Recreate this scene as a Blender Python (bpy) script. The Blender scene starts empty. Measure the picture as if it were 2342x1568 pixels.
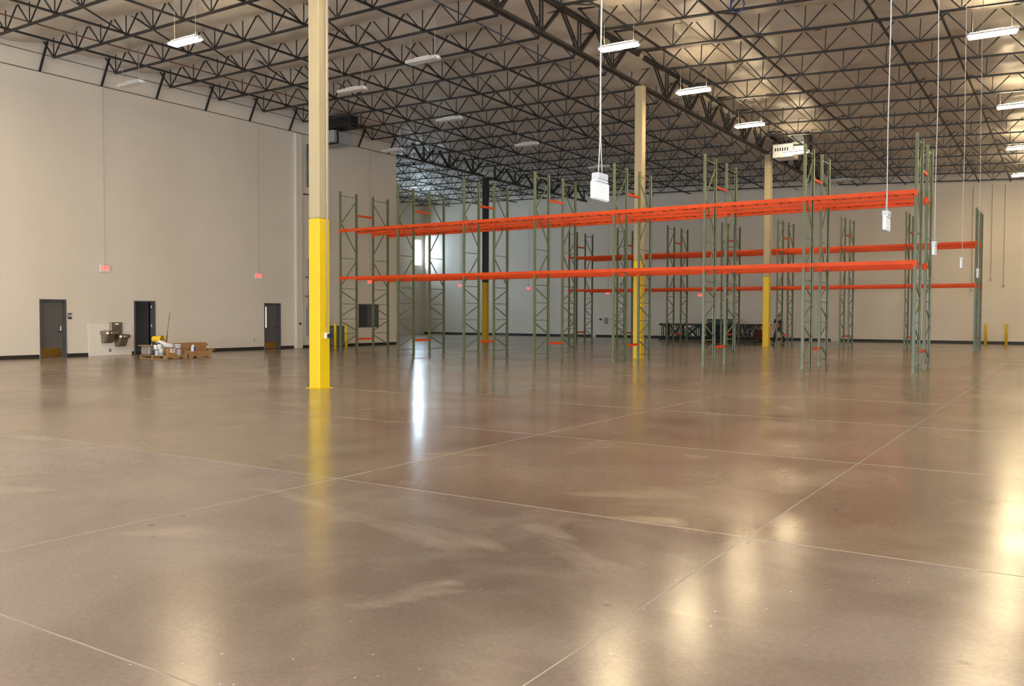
import bpy, math, random
import numpy as np
from mathutils import Vector, Matrix, Euler
random.seed(4)
S = bpy.context.scene
COL = S.collection
PI = math.pi

# ------------------------------------------------------------------ camera, world, exposure
cam_d = bpy.data.cameras.new('camera')
cam = bpy.data.objects.new('camera', cam_d)
COL.objects.link(cam)
F_PX = 1993.36
cam_d.sensor_fit = 'HORIZONTAL'
cam_d.sensor_width = 36.0
cam_d.lens = 36.0 * F_PX / 2342.0
cam_d.clip_start = 0.05
cam_d.clip_end = 300
YAW, PITCH, ROLL = [math.radians(a) for a in (32.96033, -1.79636, 0.19388)]
EYE = 1.56
fwd = Vector((-math.sin(YAW) * math.cos(PITCH), math.cos(YAW) * math.cos(PITCH), math.sin(PITCH)))
rt = Vector((math.cos(YAW), math.sin(YAW), 0))
up = rt.cross(fwd)
r2 = rt * math.cos(ROLL) + up * math.sin(ROLL)
u2 = -rt * math.sin(ROLL) + up * math.cos(ROLL)
cam.matrix_world = Matrix(((r2.x, u2.x, -fwd.x, 0), (r2.y, u2.y, -fwd.y, 0), (r2.z, u2.z, -fwd.z, EYE), (0, 0, 0, 1)))
S.camera = cam

S.view_settings.view_transform = 'Standard'
S.view_settings.look = 'None'
S.view_settings.gamma = 1.0
S.view_settings.use_curve_mapping = False
S.view_settings.exposure = 1.42

LAMP_COL = (1.0, 0.78, 0.47)
LAMP_STRENGTH = 50.0
DAY_COL = (0.62, 0.82, 1.0)
DAY_STRENGTH = 17.0
SKY_STRENGTH = 14.0

W = bpy.data.worlds.new('sky')
S.world = W
W.use_nodes = True
bgn = W.node_tree.nodes['Background']
bgn.inputs['Color'].default_value = (0.74, 0.86, 1.0, 1)
bgn.inputs['Strength'].default_value = SKY_STRENGTH

S.cycles.use_denoising = True
S.cycles.max_bounces = 6
S.cycles.diffuse_bounces = 4
S.cycles.glossy_bounces = 3
S.cycles.use_adaptive_sampling = True
S.cycles.adaptive_threshold = 0.02
S.cycles.sample_clamp_indirect = 6.0

# ------------------------------------------------------------------ materials
MATS = {}
def mat(name, col, rough=0.6, metal=0.0, spec=0.5, emit=None, estr=0.0):
    if name in MATS:
        return MATS[name]
    m = bpy.data.materials.new(name)
    m.use_nodes = True
    b = m.node_tree.nodes['Principled BSDF']
    b.inputs['Base Color'].default_value = (*col, 1)
    b.inputs['Roughness'].default_value = rough
    b.inputs['Metallic'].default_value = metal
    b.inputs['Specular IOR Level'].default_value = spec
    if emit:
        b.inputs['Emission Color'].default_value = (*emit, 1)
        b.inputs['Emission Strength'].default_value = estr
    MATS[name] = m
    return m

def noisy(name, c1, c2, scale=3.0, rough=0.6, bump=0.0, bscale=40.0, stretch=(1, 1, 1), metal=0.0, detail=5):
    """two colours mixed by noise in world-aligned object space, with an optional fine bump"""
    m = mat(name, c1, rough, metal)
    nt = m.node_tree
    b = nt.nodes['Principled BSDF']
    tc = nt.nodes.new('ShaderNodeTexCoord')
    mp = nt.nodes.new('ShaderNodeMapping')
    mp.inputs['Scale'].default_value = stretch
    nt.links.new(tc.outputs['Object'], mp.inputs['Vector'])
    n = nt.nodes.new('ShaderNodeTexNoise')
    n.inputs['Scale'].default_value = scale
    n.inputs['Detail'].default_value = detail
    nt.links.new(mp.outputs['Vector'], n.inputs['Vector'])
    r = nt.nodes.new('ShaderNodeValToRGB')
    r.color_ramp.elements[0].position = 0.35
    r.color_ramp.elements[1].position = 0.65
    r.color_ramp.elements[0].color = (*c1, 1)
    r.color_ramp.elements[1].color = (*c2, 1)
    nt.links.new(n.outputs['Fac'], r.inputs['Fac'])
    nt.links.new(r.outputs['Color'], b.inputs['Base Color'])
    if bump:
        n2 = nt.nodes.new('ShaderNodeTexNoise')
        n2.inputs['Scale'].default_value = bscale
        n2.inputs['Detail'].default_value = 4
        nt.links.new(mp.outputs['Vector'], n2.inputs['Vector'])
        bp = nt.nodes.new('ShaderNodeBump')
        bp.inputs['Strength'].default_value = bump
        bp.inputs['Distance'].default_value = 0.02
        nt.links.new(n2.outputs['Fac'], bp.inputs['Height'])
        nt.links.new(bp.outputs['Normal'], b.inputs['Normal'])
    return m

def floor_material():
    m = mat('polished_concrete', (0.3, 0.25, 0.2), 0.2)
    nt = m.node_tree
    L = nt.links
    b = nt.nodes['Principled BSDF']
    tc = nt.nodes.new('ShaderNodeTexCoord')
    def noise(scale, detail=6, dist=0.0, rough=0.55, sc=(1, 1, 1)):
        mp = nt.nodes.new('ShaderNodeMapping')
        mp.inputs['Scale'].default_value = sc
        L.new(tc.outputs['Object'], mp.inputs['Vector'])
        n = nt.nodes.new('ShaderNodeTexNoise')
        n.inputs['Scale'].default_value = scale
        n.inputs['Detail'].default_value = detail
        n.inputs['Roughness'].default_value = rough
        n.inputs['Distortion'].default_value = dist
        L.new(mp.outputs['Vector'], n.inputs['Vector'])
        return n.outputs['Fac']
    def ramp(fac, p0, p1, c0=(0, 0, 0), c1=(1, 1, 1)):
        r = nt.nodes.new('ShaderNodeValToRGB')
        r.color_ramp.elements[0].position = p0
        r.color_ramp.elements[1].position = p1
        r.color_ramp.elements[0].color = (*c0, 1)
        r.color_ramp.elements[1].color = (*c1, 1)
        L.new(fac, r.inputs['Fac'])
        return r.outputs['Color']
    def mix(fac, a, c, mode='MIX'):
        x = nt.nodes.new('ShaderNodeMix')
        x.data_type = 'RGBA'
        x.blend_type = mode
        if isinstance(fac, float):
            x.inputs[0].default_value = fac
        else:
            L.new(fac, x.inputs[0])
        for i, s in ((6, a), (7, c)):
            if isinstance(s, tuple):
                x.inputs[i].default_value = (*s, 1)
            else:
                L.new(s, x.inputs[i])
        return x.outputs[2]
    base = mix(ramp(noise(0.16, 5, 0.6), 0.38, 0.62), (0.150, 0.117, 0.092), (0.258, 0.220, 0.182))
    base = mix(ramp(noise(0.9, 8, 0.4), 0.44, 0.78), base, (0.285, 0.248, 0.208))
    pale = ramp(noise(0.42, 6, 2.2, 0.5, (0.6, 1.3, 1)), 0.60, 0.74)
    base = mix(pale, base, (0.33, 0.29, 0.232))
    fine = ramp(noise(34, 8, 0, 0.7), 0.3, 0.75, (0.84, 0.84, 0.84), (1.12, 1.12, 1.12))
    base = mix(1.0, base, fine, 'MULTIPLY')
    # floor tint steps at the second joint line: browner beyond, greyer before it
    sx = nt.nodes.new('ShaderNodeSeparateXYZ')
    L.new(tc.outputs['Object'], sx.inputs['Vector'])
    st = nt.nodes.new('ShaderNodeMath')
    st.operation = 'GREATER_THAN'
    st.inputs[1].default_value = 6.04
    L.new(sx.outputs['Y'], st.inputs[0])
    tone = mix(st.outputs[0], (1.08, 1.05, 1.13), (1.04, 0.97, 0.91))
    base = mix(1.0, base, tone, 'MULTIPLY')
    # small dark drips and pale specks
    v = nt.nodes.new('ShaderNodeTexVoronoi')
    v.inputs['Scale'].default_value = 3.4
    v.inputs['Randomness'].default_value = 1.0
    L.new(tc.outputs['Object'], v.inputs['Vector'])
    sp = ramp(v.outputs['Distance'], 0.06, 0.12, (0.8, 0.8, 0.8), (0, 0, 0))
    gate = ramp(noise(0.8, 4), 0.50, 0.60)
    spm = mix(1.0, sp, gate, 'MULTIPLY')
    base = mix(spm, base, (0.11, 0.088, 0.072))
    v2 = nt.nodes.new('ShaderNodeTexVoronoi')
    v2.inputs['Scale'].default_value = 7.5
    L.new(tc.outputs['Object'], v2.inputs['Vector'])
    sp2 = ramp(v2.outputs['Distance'], 0.035, 0.06, (1, 1, 1), (0, 0, 0))
    g2 = ramp(noise(0.7, 3, 0, 0.5, (1.3, 1, 1)), 0.44, 0.56)
    base = mix(mix(1.0, sp2, g2, 'MULTIPLY'), base, (0.5, 0.47, 0.42))
    L.new(base, b.inputs['Base Color'])
    rr = nt.nodes.new('ShaderNodeMapRange')
    rr.inputs['From Min'].default_value = 0.3
    rr.inputs['From Max'].default_value = 0.7
    rr.inputs['To Min'].default_value = 0.15
    rr.inputs['To Max'].default_value = 0.262
    L.new(noise(0.35, 6, 0.8), rr.inputs['Value'])
    L.new(rr.outputs['Result'], b.inputs['Roughness'])
    b.inputs['Specular IOR Level'].default_value = 0.8
    bp = nt.nodes.new('ShaderNodeBump')
    bp.inputs['Strength'].default_value = 0.12
    bp.inputs['Distance'].default_value = 0.02
    L.new(noise(0.9, 1.5), bp.inputs['Height'])
    L.new(bp.outputs['Normal'], b.inputs['Normal'])
    return m

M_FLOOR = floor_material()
M_JOINT = noisy('joint_filler', (0.40, 0.35, 0.27), (0.27, 0.235, 0.185), 1.5, 0.5)
M_WALL = noisy('painted_concrete', (0.72, 0.652, 0.552), (0.69, 0.622, 0.525), 0.5, 0.65, 0.06, 30)
M_WALLPANEL = mat('white_wall_panel', (0.80, 0.74, 0.65), 0.3)
M_INSUL = noisy('vinyl_insulation', (0.60, 0.55, 0.485), (0.53, 0.485, 0.425), 0.6, 0.38, 0.35, 1.4, (0.45, 1.9, 1))
M_STEEL = noisy('black_steel', (0.013, 0.012, 0.012), (0.022, 0.020, 0.019), 3, 0.45)
M_STEEL2 = mat('grey_brown_steel', (0.035, 0.031, 0.027), 0.5)
M_PIPE = mat('brown_pipe', (0.15, 0.055, 0.03), 0.5)
M_TAN = noisy('tan_column_paint', (0.44, 0.365, 0.215), (0.41, 0.34, 0.20), 1.0, 0.45)
M_YEL = noisy('yellow_paint', (0.76, 0.52, 0.002), (0.73, 0.49, 0.002), 1.0, 0.42)
M_BASE = mat('dark_baseboard', (0.022, 0.018, 0.015), 0.5)
M_DARKGREY = noisy('grey_door_paint', (0.105, 0.098, 0.092), (0.092, 0.086, 0.082), 1.0, 0.4)
M_FRAME = mat('door_frame_grey', (0.075, 0.073, 0.075), 0.4)
M_BRASS = mat('brass_plate', (0.42, 0.26, 0.06), 0.28, 1.0)
M_CHROME = mat('brushed_metal', (0.62, 0.62, 0.6), 0.3, 1.0)
M_BRONZE = mat('bronze_metal', (0.30, 0.25, 0.18), 0.35, 0.8)
M_BLACK = mat('black_plastic', (0.012, 0.012, 0.012), 0.5)
M_WHITE = mat('white_plastic', (0.86, 0.86, 0.85), 0.4)
M_GREYBOX = mat('grey_enamel', (0.32, 0.34, 0.34), 0.4)
M_GALV = noisy('galvanised', (0.42, 0.43, 0.43), (0.34, 0.35, 0.35), 6, 0.35, metal=0.6)
M_SIGNBACK = mat('sign_back_white', (0.66, 0.66, 0.65), 0.5)
M_GREYTOP = mat('light_grey_box', (0.46, 0.46, 0.46), 0.5)
M_RED = mat('red_paint', (0.55, 0.035, 0.008), 0.45)
M_REDGLOW = mat('exit_letters', (0.75, 0.03, 0.02), 0.5, emit=(1, 0.04, 0.03), estr=1.0)
M_SIGNWHITE = mat('exit_face', (0.84, 0.78, 0.72), 0.5)
M_ORANGE = noisy('orange_beam_paint', (0.74, 0.075, 0.002), (0.66, 0.055, 0.002), 2, 0.5)
M_ORANGE.node_tree.nodes['Principled BSDF'].inputs['Specular IOR Level'].default_value = 0.3
M_BLUEGLASS = mat('dark_glass', (0.03, 0.032, 0.034), 0.08)
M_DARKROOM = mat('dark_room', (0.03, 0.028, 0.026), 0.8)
M_CARD = noisy('cardboard', (0.40, 0.22, 0.085), (0.34, 0.18, 0.065), 4, 0.7)
M_WOOD = noisy('pallet_wood', (0.42, 0.26, 0.11), (0.30, 0.17, 0.07), 5, 0.7, stretch=(1, 4, 1))
M_LENS = mat('unlit_lens', (0.62, 0.58, 0.52), 0.3)
M_LAMP = mat('lit_lens', (0.9, 0.9, 0.85), 0.4, emit=LAMP_COL, estr=LAMP_STRENGTH)
M_UP = mat('uplight_slot', (0.9, 0.9, 0.85), 0.4, emit=LAMP_COL, estr=LAMP_STRENGTH * 0.9)
M_DAY = mat('daylight_pane', (0.9, 0.95, 1), 0.2, emit=DAY_COL, estr=DAY_STRENGTH)
M_CABLE = mat('white_cable', (0.48, 0.47, 0.44), 0.5)
M_CABLEDIM = mat('grey_cable', (0.42, 0.39, 0.34), 0.5)

def rack_green():
    """green post paint with rows of dark teardrop punchings"""
    m = mat('rack_green', (0.105, 0.15, 0.085), 0.32)
    nt = m.node_tree
    L = nt.links
    b = nt.nodes['Principled BSDF']
    tc = nt.nodes.new('ShaderNodeTexCoord')
    n = nt.nodes.new('ShaderNodeTexNoise')
    n.inputs['Scale'].default_value = 2.0
    L.new(tc.outputs['Object'], n.inputs['Vector'])
    r = nt.nodes.new('ShaderNodeValToRGB')
    r.color_ramp.elements[0].color = (0.118, 0.150, 0.074, 1)
    r.color_ramp.elements[1].color = (0.152, 0.182, 0.090, 1)
    L.new(n.outputs['Fac'], r.inputs['Fac'])
    L.new(r.outputs['Color'], b.inputs['Base Color'])
    return m
M_GREEN = rack_green()
M_HOLE = mat('punched_hole', (0.012, 0.014, 0.012), 0.8)
M_GREENSHADE = noisy('shaded_green', (0.017, 0.027, 0.021), (0.012, 0.020, 0.016), 3, 0.55)  # rack green with the stack's deep shade put into the colour

# ------------------------------------------------------------------ mesh helpers
class MB:
    def __init__(self):
        self.v = []
        self.f = []
    def add(self, vs, fs):
        o = len(self.v)
        self.v += [tuple(p) for p in vs]
        self.f += [tuple(i + o for i in f) for f in fs]
        return self
    def box(self, x0, x1, y0, y1, z0, z1):
        vs = [(x0, y0, z0), (x1, y0, z0), (x1, y1, z0), (x0, y1, z0), (x0, y0, z1), (x1, y0, z1), (x1, y1, z1), (x0, y1, z1)]
        return self.add(vs, [(0, 3, 2, 1), (4, 5, 6, 7), (0, 1, 5, 4), (1, 2, 6, 5), (2, 3, 7, 6), (3, 0, 4, 7)])
    def cbox(self, x0, x1, y0, y1, z0, z1, c=0.01):
        """box with chamfered vertical and horizontal edges"""
        c = min(c, (x1 - x0) / 2.01, (y1 - y0) / 2.01, (z1 - z0) / 2.01)
        rings = []
        for z, d in ((z0, c), (z0 + c, 0), (z1 - c, 0), (z1, c)):
            a0, a1, b0, b1 = x0 + d, x1 - d, y0 + d, y1 - d
            k = c if d == 0 else c * 0.6
            rings.append([(a0 + k, b0, z), (a1 - k, b0, z), (a1, b0 + k, z), (a1, b1 - k, z), (a1 - k, b1, z), (a0 + k, b1, z), (a0, b1 - k, z), (a0, b0 + k, z)])
        vs = [p for r in rings for p in r]
        fs = [tuple(range(7, -1, -1)), tuple(range(24, 32))]
        for i in range(3):
            for j in range(8):
                k = (j + 1) % 8
                fs.append((i * 8 + j, i * 8 + k, i * 8 + 8 + k, i * 8 + 8 + j))
        return self.add(vs, fs)
    def bar(self, p0, p1, w, h, ref=(0, 0, 1)):
        p0 = Vector(p0); p1 = Vector(p1)
        d = (p1 - p0).normalized()
        ref = Vector(ref)
        if abs(d.dot(ref)) > 0.98:
            ref = Vector((1, 0, 0))
        s = d.cross(ref).normalized()
        t = s.cross(d)
        vs = []
        for p in (p0, p1):
            for a, b in ((-1, -1), (1, -1), (1, 1), (-1, 1)):
                vs.append(p + s * (a * w / 2) + t * (b * h / 2))
        return self.add(vs, [(0, 1, 2, 3), (7, 6, 5, 4), (0, 4, 5, 1), (1, 5, 6, 2), (2, 6, 7, 3), (3, 7, 4, 0)])
    def tube(self, pts, r, n=8, cap=True):
        pts = [Vector(p) for p in pts]
        rs = r if isinstance(r, (list, tuple)) else [r] * len(pts)
        rings = []
        for i, p in enumerate(pts):
            d = (pts[min(i + 1, len(pts) - 1)] - pts[max(i - 1, 0)]).normalized()
            ref = Vector((0, 0, 1)) if abs(d.z) < 0.9 else Vector((1, 0, 0))
            s = d.cross(ref).normalized()
            t = s.cross(d)
            rings.append([p + (s * math.cos(2 * PI * k / n) + t * math.sin(2 * PI * k / n)) * rs[i] for k in range(n)])
        vs = [p for g in rings for p in g]
        fs = []
        for i in range(len(pts) - 1):
            for k in range(n):
                q = (k + 1) % n
                fs.append((i * n + k, i * n + q, i * n + n + q, i * n + n + k))
        if cap:
            fs.append(tuple(range(n - 1, -1, -1)))
            fs.append(tuple((len(pts) - 1) * n + k for k in range(n)))
        return self.add(vs, fs)
    def lathe(self, prof, n=16, c=(0, 0, 0)):
        vs = []
        for r, z in prof:
            for k in range(n):
                a = 2 * PI * k / n
                vs.append((c[0] + r * math.cos(a), c[1] + r * math.sin(a), c[2] + z))
        fs = []
        for i in range(len(prof) - 1):
            for k in range(n):
                q = (k + 1) % n
                fs.append((i * n + k, i * n + q, i * n + n + q, i * n + n + k))
        fs.append(tuple(range(n - 1, -1, -1)))
        fs.append(tuple((len(prof) - 1) * n + k for k in range(n)))
        return self.add(vs, fs)
    def mesh(self, name, m, smooth=False):
        me = bpy.data.meshes.new(name)
        me.from_pydata(self.v, [], self.f)
        me.validate()
        me.update()
        if m:
            me.materials.append(m)
        if smooth:
            me.polygons.foreach_set('use_smooth', [True] * len(me.polygons))
        return me
    def build(self, name, m, parent=None, smooth=False):
        return link(name, self.mesh(name, m, smooth), parent)

def link(name, data, parent=None, loc=None, rot=None, scale=None):
    o = bpy.data.objects.new(name, data)
    COL.objects.link(o)
    if parent:
        o.parent = parent
    if loc is not None:
        o.location = loc
    if rot is not None:
        o.rotation_euler = rot
    if scale is not None:
        o.scale = scale
    return o

def tag(o, label=None, cat=None, group=None, kind=None):
    if label: o['label'] = label
    if cat: o['category'] = cat
    if group: o['group'] = group
    if kind: o['kind'] = kind
    return o

def thing(name, label, cat, loc=(0, 0, 0), rotz=0.0, group=None):
    o = link(name, None, None, loc, (0, 0, rotz))
    o.empty_display_size = 0.2
    return tag(o, label, cat, group)

def struct(name, mb, m, parent=None):
    o = mb.build(name, m, parent)
    if parent is None:
        o['kind'] = 'structure'
    return o

def copy_tree(o, parent=None):
    c = o.copy()
    COL.objects.link(c)
    c.parent = parent
    for ch in o.children:
        copy_tree(ch, c)
    return c

def text(name, body, size, m, parent, loc, rot, extrude=0.002):
    cu = bpy.data.curves.new(name, 'FONT')
    cu.body = body
    cu.size = size
    cu.extrude = extrude
    cu.offset = size * 0.012
    cu.align_x = 'CENTER'
    cu.align_y = 'CENTER'
    tmp = bpy.data.objects.new(name, cu)
    me = bpy.data.meshes.new_from_object(tmp)
    bpy.data.objects.remove(tmp)
    me.materials.clear()
    me.materials.append(m)
    return link(name, me, parent, loc, rot)

# ------------------------------------------------------------------ layout numbers (metres; x along the racks, y along the left wall)
XL, YEND = -30.73, 35.95        # face and far end of the left wall
YB = 57.6                       # back wall
XO = -46.2                      # outer wall beyond the left wall's end
XR, YF = 14.0, -13.0            # right and front walls, out of view
XC = -13.5                      # column line
ROOF_TOP = 12.0

def zc(x, y):
    """underside level of the joists' bottom chords"""
    t = max(0.0, (y - 20.0) / 37.0)
    if x <= XC:
        z = 10.38 - t * 0.15
        k = min(1.0, max(0.0, (x + 30.0) / 16.5))
        z -= 0.55 * t * k
        if x < XL:
            z += 0.02 * (XL - x)
        return z
    z = 10.40 - 0.046 * (x - XC) - 0.62 * t * t
    return z

# ================================================================== STRUCTURE
fl = MB()
fl.box(XO - 0.3, XR + 0.3, YF - 0.3, YB + 0.3, -0.25, 0)
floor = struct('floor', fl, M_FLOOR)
jx = [-1.93 - 3.97 * k for k in range(-3, 11)]
jy = [2.32 + 3.72 * k for k in range(-3, 15)]
for x in jx:
    MB().box(x - 0.004, x + 0.004, YF, YB, -0.004, 0.0015).build('control_joint', M_JOINT, floor)
for y in jy:
    MB().box(XO, XR, y - 0.004, y + 0.004, -0.004, 0.0012).build('control_joint', M_JOINT, floor)

# left wall with openings for two doors and the office window
D1 = (16.74, 17.70); D2 = (20.41, 21.33); D3 = (26.87, 27.82); WIN = (33.0, 34.5, 0.93, 2.13)
DH = 2.09
wl = MB()
TH = 0.22
ys = [YF, D1[0], D1[1], D2[0], D2[1], D3[0], D3[1], WIN[0], WIN[1], YEND]
for i in range(len(ys) - 1):
    a, b = ys[i], ys[i + 1]
    if (a, b) in (D1, D2, D3):
        wl.box(XL - TH, XL, a, b, DH, ROOF_TOP)
    elif (a, b) == (WIN[0], WIN[1]):
        wl.box(XL - TH, XL, a, b, 0, WIN[2])
        wl.box(XL - TH, XL, a, b, WIN[3], ROOF_TOP)
    else:
        wl.box(XL - TH, XL, a, b, 0, ROOF_TOP)
wall_left = struct('wall_left', wl, M_WALL)
struct('wall_office_end', MB().box(XO, XL - TH, YEND - 0.2, YEND, 0, ROOF_TOP), M_WALL)
struct('wall_back', MB().box(XO - 0.3, XR + 0.3, YB, YB + 0.3, 0, ROOF_TOP), M_WALL)
# outer wall with a tall daylight window
wo = MB()
WO = [(46.5, 49.5), (56.42, 57.28)]  # first window is unseen, added for more bluish daylight in the recess
WZ = (5.7, 7.86)
prev = YEND
for a, b in WO:
    wo.box(XO - 0.3, XO, prev, a, 0, ROOF_TOP)
    wo.box(XO - 0.3, XO, a, b, 0, WZ[0])
    wo.box(XO - 0.3, XO, a, b, WZ[1], ROOF_TOP)
    prev = b
wo.box(XO - 0.3, XO, prev, YB, 0, ROOF_TOP)
struct('wall_outer_left', wo, M_WALL)
for i, (a, b) in enumerate(WO):
    w = struct('window_%d' % (i + 2), MB().box(XO - 0.16, XO - 0.12, a, b, *WZ), M_DAY)
    fr = MB()
    for y in (a, (a + b) / 2 - 0.03, b - 0.06):
        fr.box(XO - 0.2, XO - 0.04, y, y + 0.06, *WZ)
    for z in (WZ[0], (WZ[0] * 0.42 + WZ[1] * 0.58), WZ[1] - 0.06):
        fr.box(XO - 0.2, XO - 0.05, a, b, z, z + 0.06)
    fr.build('window_frame', M_CHROME, w)
wr = MB()
added_rdocks = [(-9.5, -6.0), (-2.0, 1.5), (5.0, 8.5)]  # unseen dock openings, added to bring daylight onto the left wall and floor
prev = YF
for a, b in added_rdocks:
    wr.box(XR, XR + 0.3, prev, a, 0, ROOF_TOP)
    wr.box(XR, XR + 0.3, a, b, 3.6, ROOF_TOP)
    prev = b
wr.box(XR, XR + 0.3, prev, YB, 0, ROOF_TOP)
struct('wall_right', wr, M_WALL)
# front wall (behind the camera) with unseen dock doorways added to let daylight in
wf = MB()
added_docks = [(-26.0, -22.5), (-18.0, -14.5), (-9.0, -5.5), (0.5, 4.0)]
prev = XO
for a, b in added_docks:
    wf.box(prev, a, YF - 0.3, YF, 0, ROOF_TOP)
    wf.box(a, b, YF - 0.3, YF, 3.6, ROOF_TOP)
    prev = b
wf.box(prev, XR + 0.3, YF - 0.3, YF, 0, ROOF_TOP)
struct('wall_front', wf, M_WALL)
def portal(loc, rot, w):
    ld = bpy.data.lights.new('dock_portal', 'AREA')
    ld.shape = 'RECTANGLE'
    ld.size = w
    ld.size_y = 3.6
    ld.cycles.is_portal = True
    link('dock_portal', ld, None, loc, rot)
for a, b in added_docks:
    portal(((a + b) / 2, YF - 0.15, 1.8), (-PI / 2, 0, PI), b - a)
for a, b in added_rdocks:
    portal((XR + 0.15, (a + b) / 2, 1.8), (PI / 2, 0, PI / 2), b - a)

# ceiling: sagging vinyl-faced insulation held up at every joist
LJ = [16.85 + 2.31 * k for k in range(-13, 18)]
RJ = [24.15 + 2.5 * k for k in range(-15, 14)]
def insul_z(x, y):
    js, sp, y0 = (LJ, 2.31, 16.85) if x <= XC else (RJ, 2.5, 24.15)
    ph = (y - y0) / sp
    fr_ = ph - math.floor(ph)
    s = math.sin(PI * fr_) ** 0.8
    k = math.floor(ph)
    strip = (x + 50) / 1.86
    fs = strip - math.floor(strip)
    near = min(1.0, abs(x - XC) / 1.5)
    near = near * near * (3 - 2 * near)
    amp = near * ((0.15 if x <= XC else 0.09) + 0.06 * math.sin(k * 2.3 + math.floor(strip) * 1.7))
    bulge = near * (0.06 if x <= XC else 0.10) * math.sin(PI * fs) ** 0.5
    wr = 0.012 * math.sin(x * 5.1 + y * 2.2 + 2 * math.sin(y * 1.7)) + 0.014 * math.sin(y * 6.3 + 1.5 * math.sin(x * 1.3))
    return zc(x, y) + 0.76 - amp * s - bulge + wr * s
nx, ny = 330, 380
xs = np.linspace(XO - 0.2, XR + 0.2, nx)
xs = np.sort(np.append(xs, [XC - 0.001, XC + 0.001]))
ysn = np.linspace(YF - 0.2, YB + 0.2, ny)
cv = [(x, y, insul_z(x, y)) for x in xs for y in ysn]
cf = []
nX = len(xs)
for i in range(nX - 1):
    for j in range(ny - 1):
        a = i * ny + j
        cf.append((a, a + 1, a + ny + 1, a + ny))
cm = MB(); cm.v = cv; cm.f = cf
ceiling = cm.build('ceiling', M_INSUL, None, True)
ceiling['kind'] = 'structure'
# roof deck above it
MB().box(XO - 0.3, XR + 0.3, YF - 0.3, YB + 0.3, ROOF_TOP, ROOF_TOP + 0.2).build('roof_deck', M_DARKROOM, ceiling)

# ---- open-web joists (parts of the ceiling)
JL, JD = 16.8, 0.78
def chord(z, flip, x0, x1):
    m = MB()
    s = -1 if flip else 1
    for q in (-1, 1):
        m.box(x0, x1, min(q * 0.012, q * 0.062), max(q * 0.012, q * 0.062), z - 0.004, z + 0.004)
        m.box(x0, x1, min(q * 0.012, q * 0.02), max(q * 0.012, q * 0.02), min(z, z + s * 0.055), max(z, z + s * 0.055))
    return m
ME_BOT = chord(0.0, False, 0.7, JL - 0.7).mesh('bottom_chord', M_STEEL)
ME_TOP = chord(JD, True, 0.0, JL).mesh('top_chord', M_STEEL)
NP = 11
PP = (JL - 1.5) / NP
nodes = [0.75 + PP * i for i in range(NP + 1)]
def web_d(dx, w=0.034):
    return MB().bar((0, 0, 0.02), (dx, 0, JD - 0.02), w, w)
ME_DR = web_d(PP / 2).mesh('diagonal_web', M_STEEL)
ME_DL = web_d(-PP / 2).mesh('diagonal_web', M_STEEL)
ME_V = MB().bar((0, 0, 0.02), (0, 0, JD - 0.02), 0.026, 0.026).mesh('vertical_web', M_STEEL)
ME_E0 = MB().bar((0, 0, 0.02), (-0.7, 0, JD - 0.03), 0.045, 0.045).mesh('end_web', M_STEEL)
ME_E1 = MB().bar((0, 0, 0.02), (0.7, 0, JD - 0.03), 0.045, 0.045).mesh('end_web', M_STEEL)
allw = MB()
for i, x in enumerate(nodes):
    if i < NP: allw.bar((x, 0, 0.02), (x + PP / 2, 0, JD - 0.02), 0.034, 0.034)
    else: allw.bar((x, 0, 0.02), (x + 0.7, 0, JD - 0.03), 0.045, 0.045)
    if i > 0: allw.bar((x, 0, 0.02), (x - PP / 2, 0, JD - 0.02), 0.034, 0.034)
    else: allw.bar((x, 0, 0.02), (x - 0.7, 0, JD - 0.03), 0.045, 0.045)
    allw.bar((x, 0, 0.02), (x, 0, JD - 0.02), 0.026, 0.026)
ME_ALLW = allw.mesh('web_members', M_STEEL)
def joist(x0, y, detailed):
    xa, xb = x0, x0 + JL
    za = zc(xa + 0.7 if xa > XC else xa, y)
    zb = zc(min(xb, XC) if xa < XC else xb, y)
    j = link('roof_joist', None, ceiling, (xa, y, za), (0, -math.atan2(zb - za, JL), 0))
    link('top_chord', ME_TOP, j)
    link('bottom_chord', ME_BOT, j)
    if detailed:
        for i, x in enumerate(nodes):
            link('diagonal_web' if i < NP else 'end_web', ME_DR if i < NP else ME_E1, j, (x, 0, 0))
            link('diagonal_web' if i > 0 else 'end_web', ME_DL if i > 0 else ME_E0, j, (x, 0, 0))
            link('vertical_web', ME_V, j, (x, 0, 0))
    else:
        tag(link('web_members', ME_ALLW, j), kind='stuff')
    return j
for y in LJ:
    if y < 11 : continue
    joist(-30.55, y, y < 27)
    if y > YEND + 0.5:
        joist(-46.15 - 1.3, y, False)
for y in RJ:
    if 17 < y < YB - 0.3:
        joist(-13.28, y, 20 < y < 34)
# wall struts under the joist bearings along the left wall
for y in LJ:
    if 11 < y < YEND:
        MB().bar((XL + 0.02, y, 10.06), (XL + 0.55, y, 11.02), 0.062, 0.062).build('wall_strut', M_STEEL, ceiling)
# long angle along the wall that the struts stand on, and a thin line above
MB().box(XL, XL + 0.03, YF, YEND, 10.05, 10.07).build('ledger_angle', M_STEEL2, ceiling)
MB().tube([(XL + 0.04, YF, 10.68), (XL + 0.04, YEND, 10.68)], 0.011, 6).build('wall_pipe', M_STEEL2, ceiling)

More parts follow.
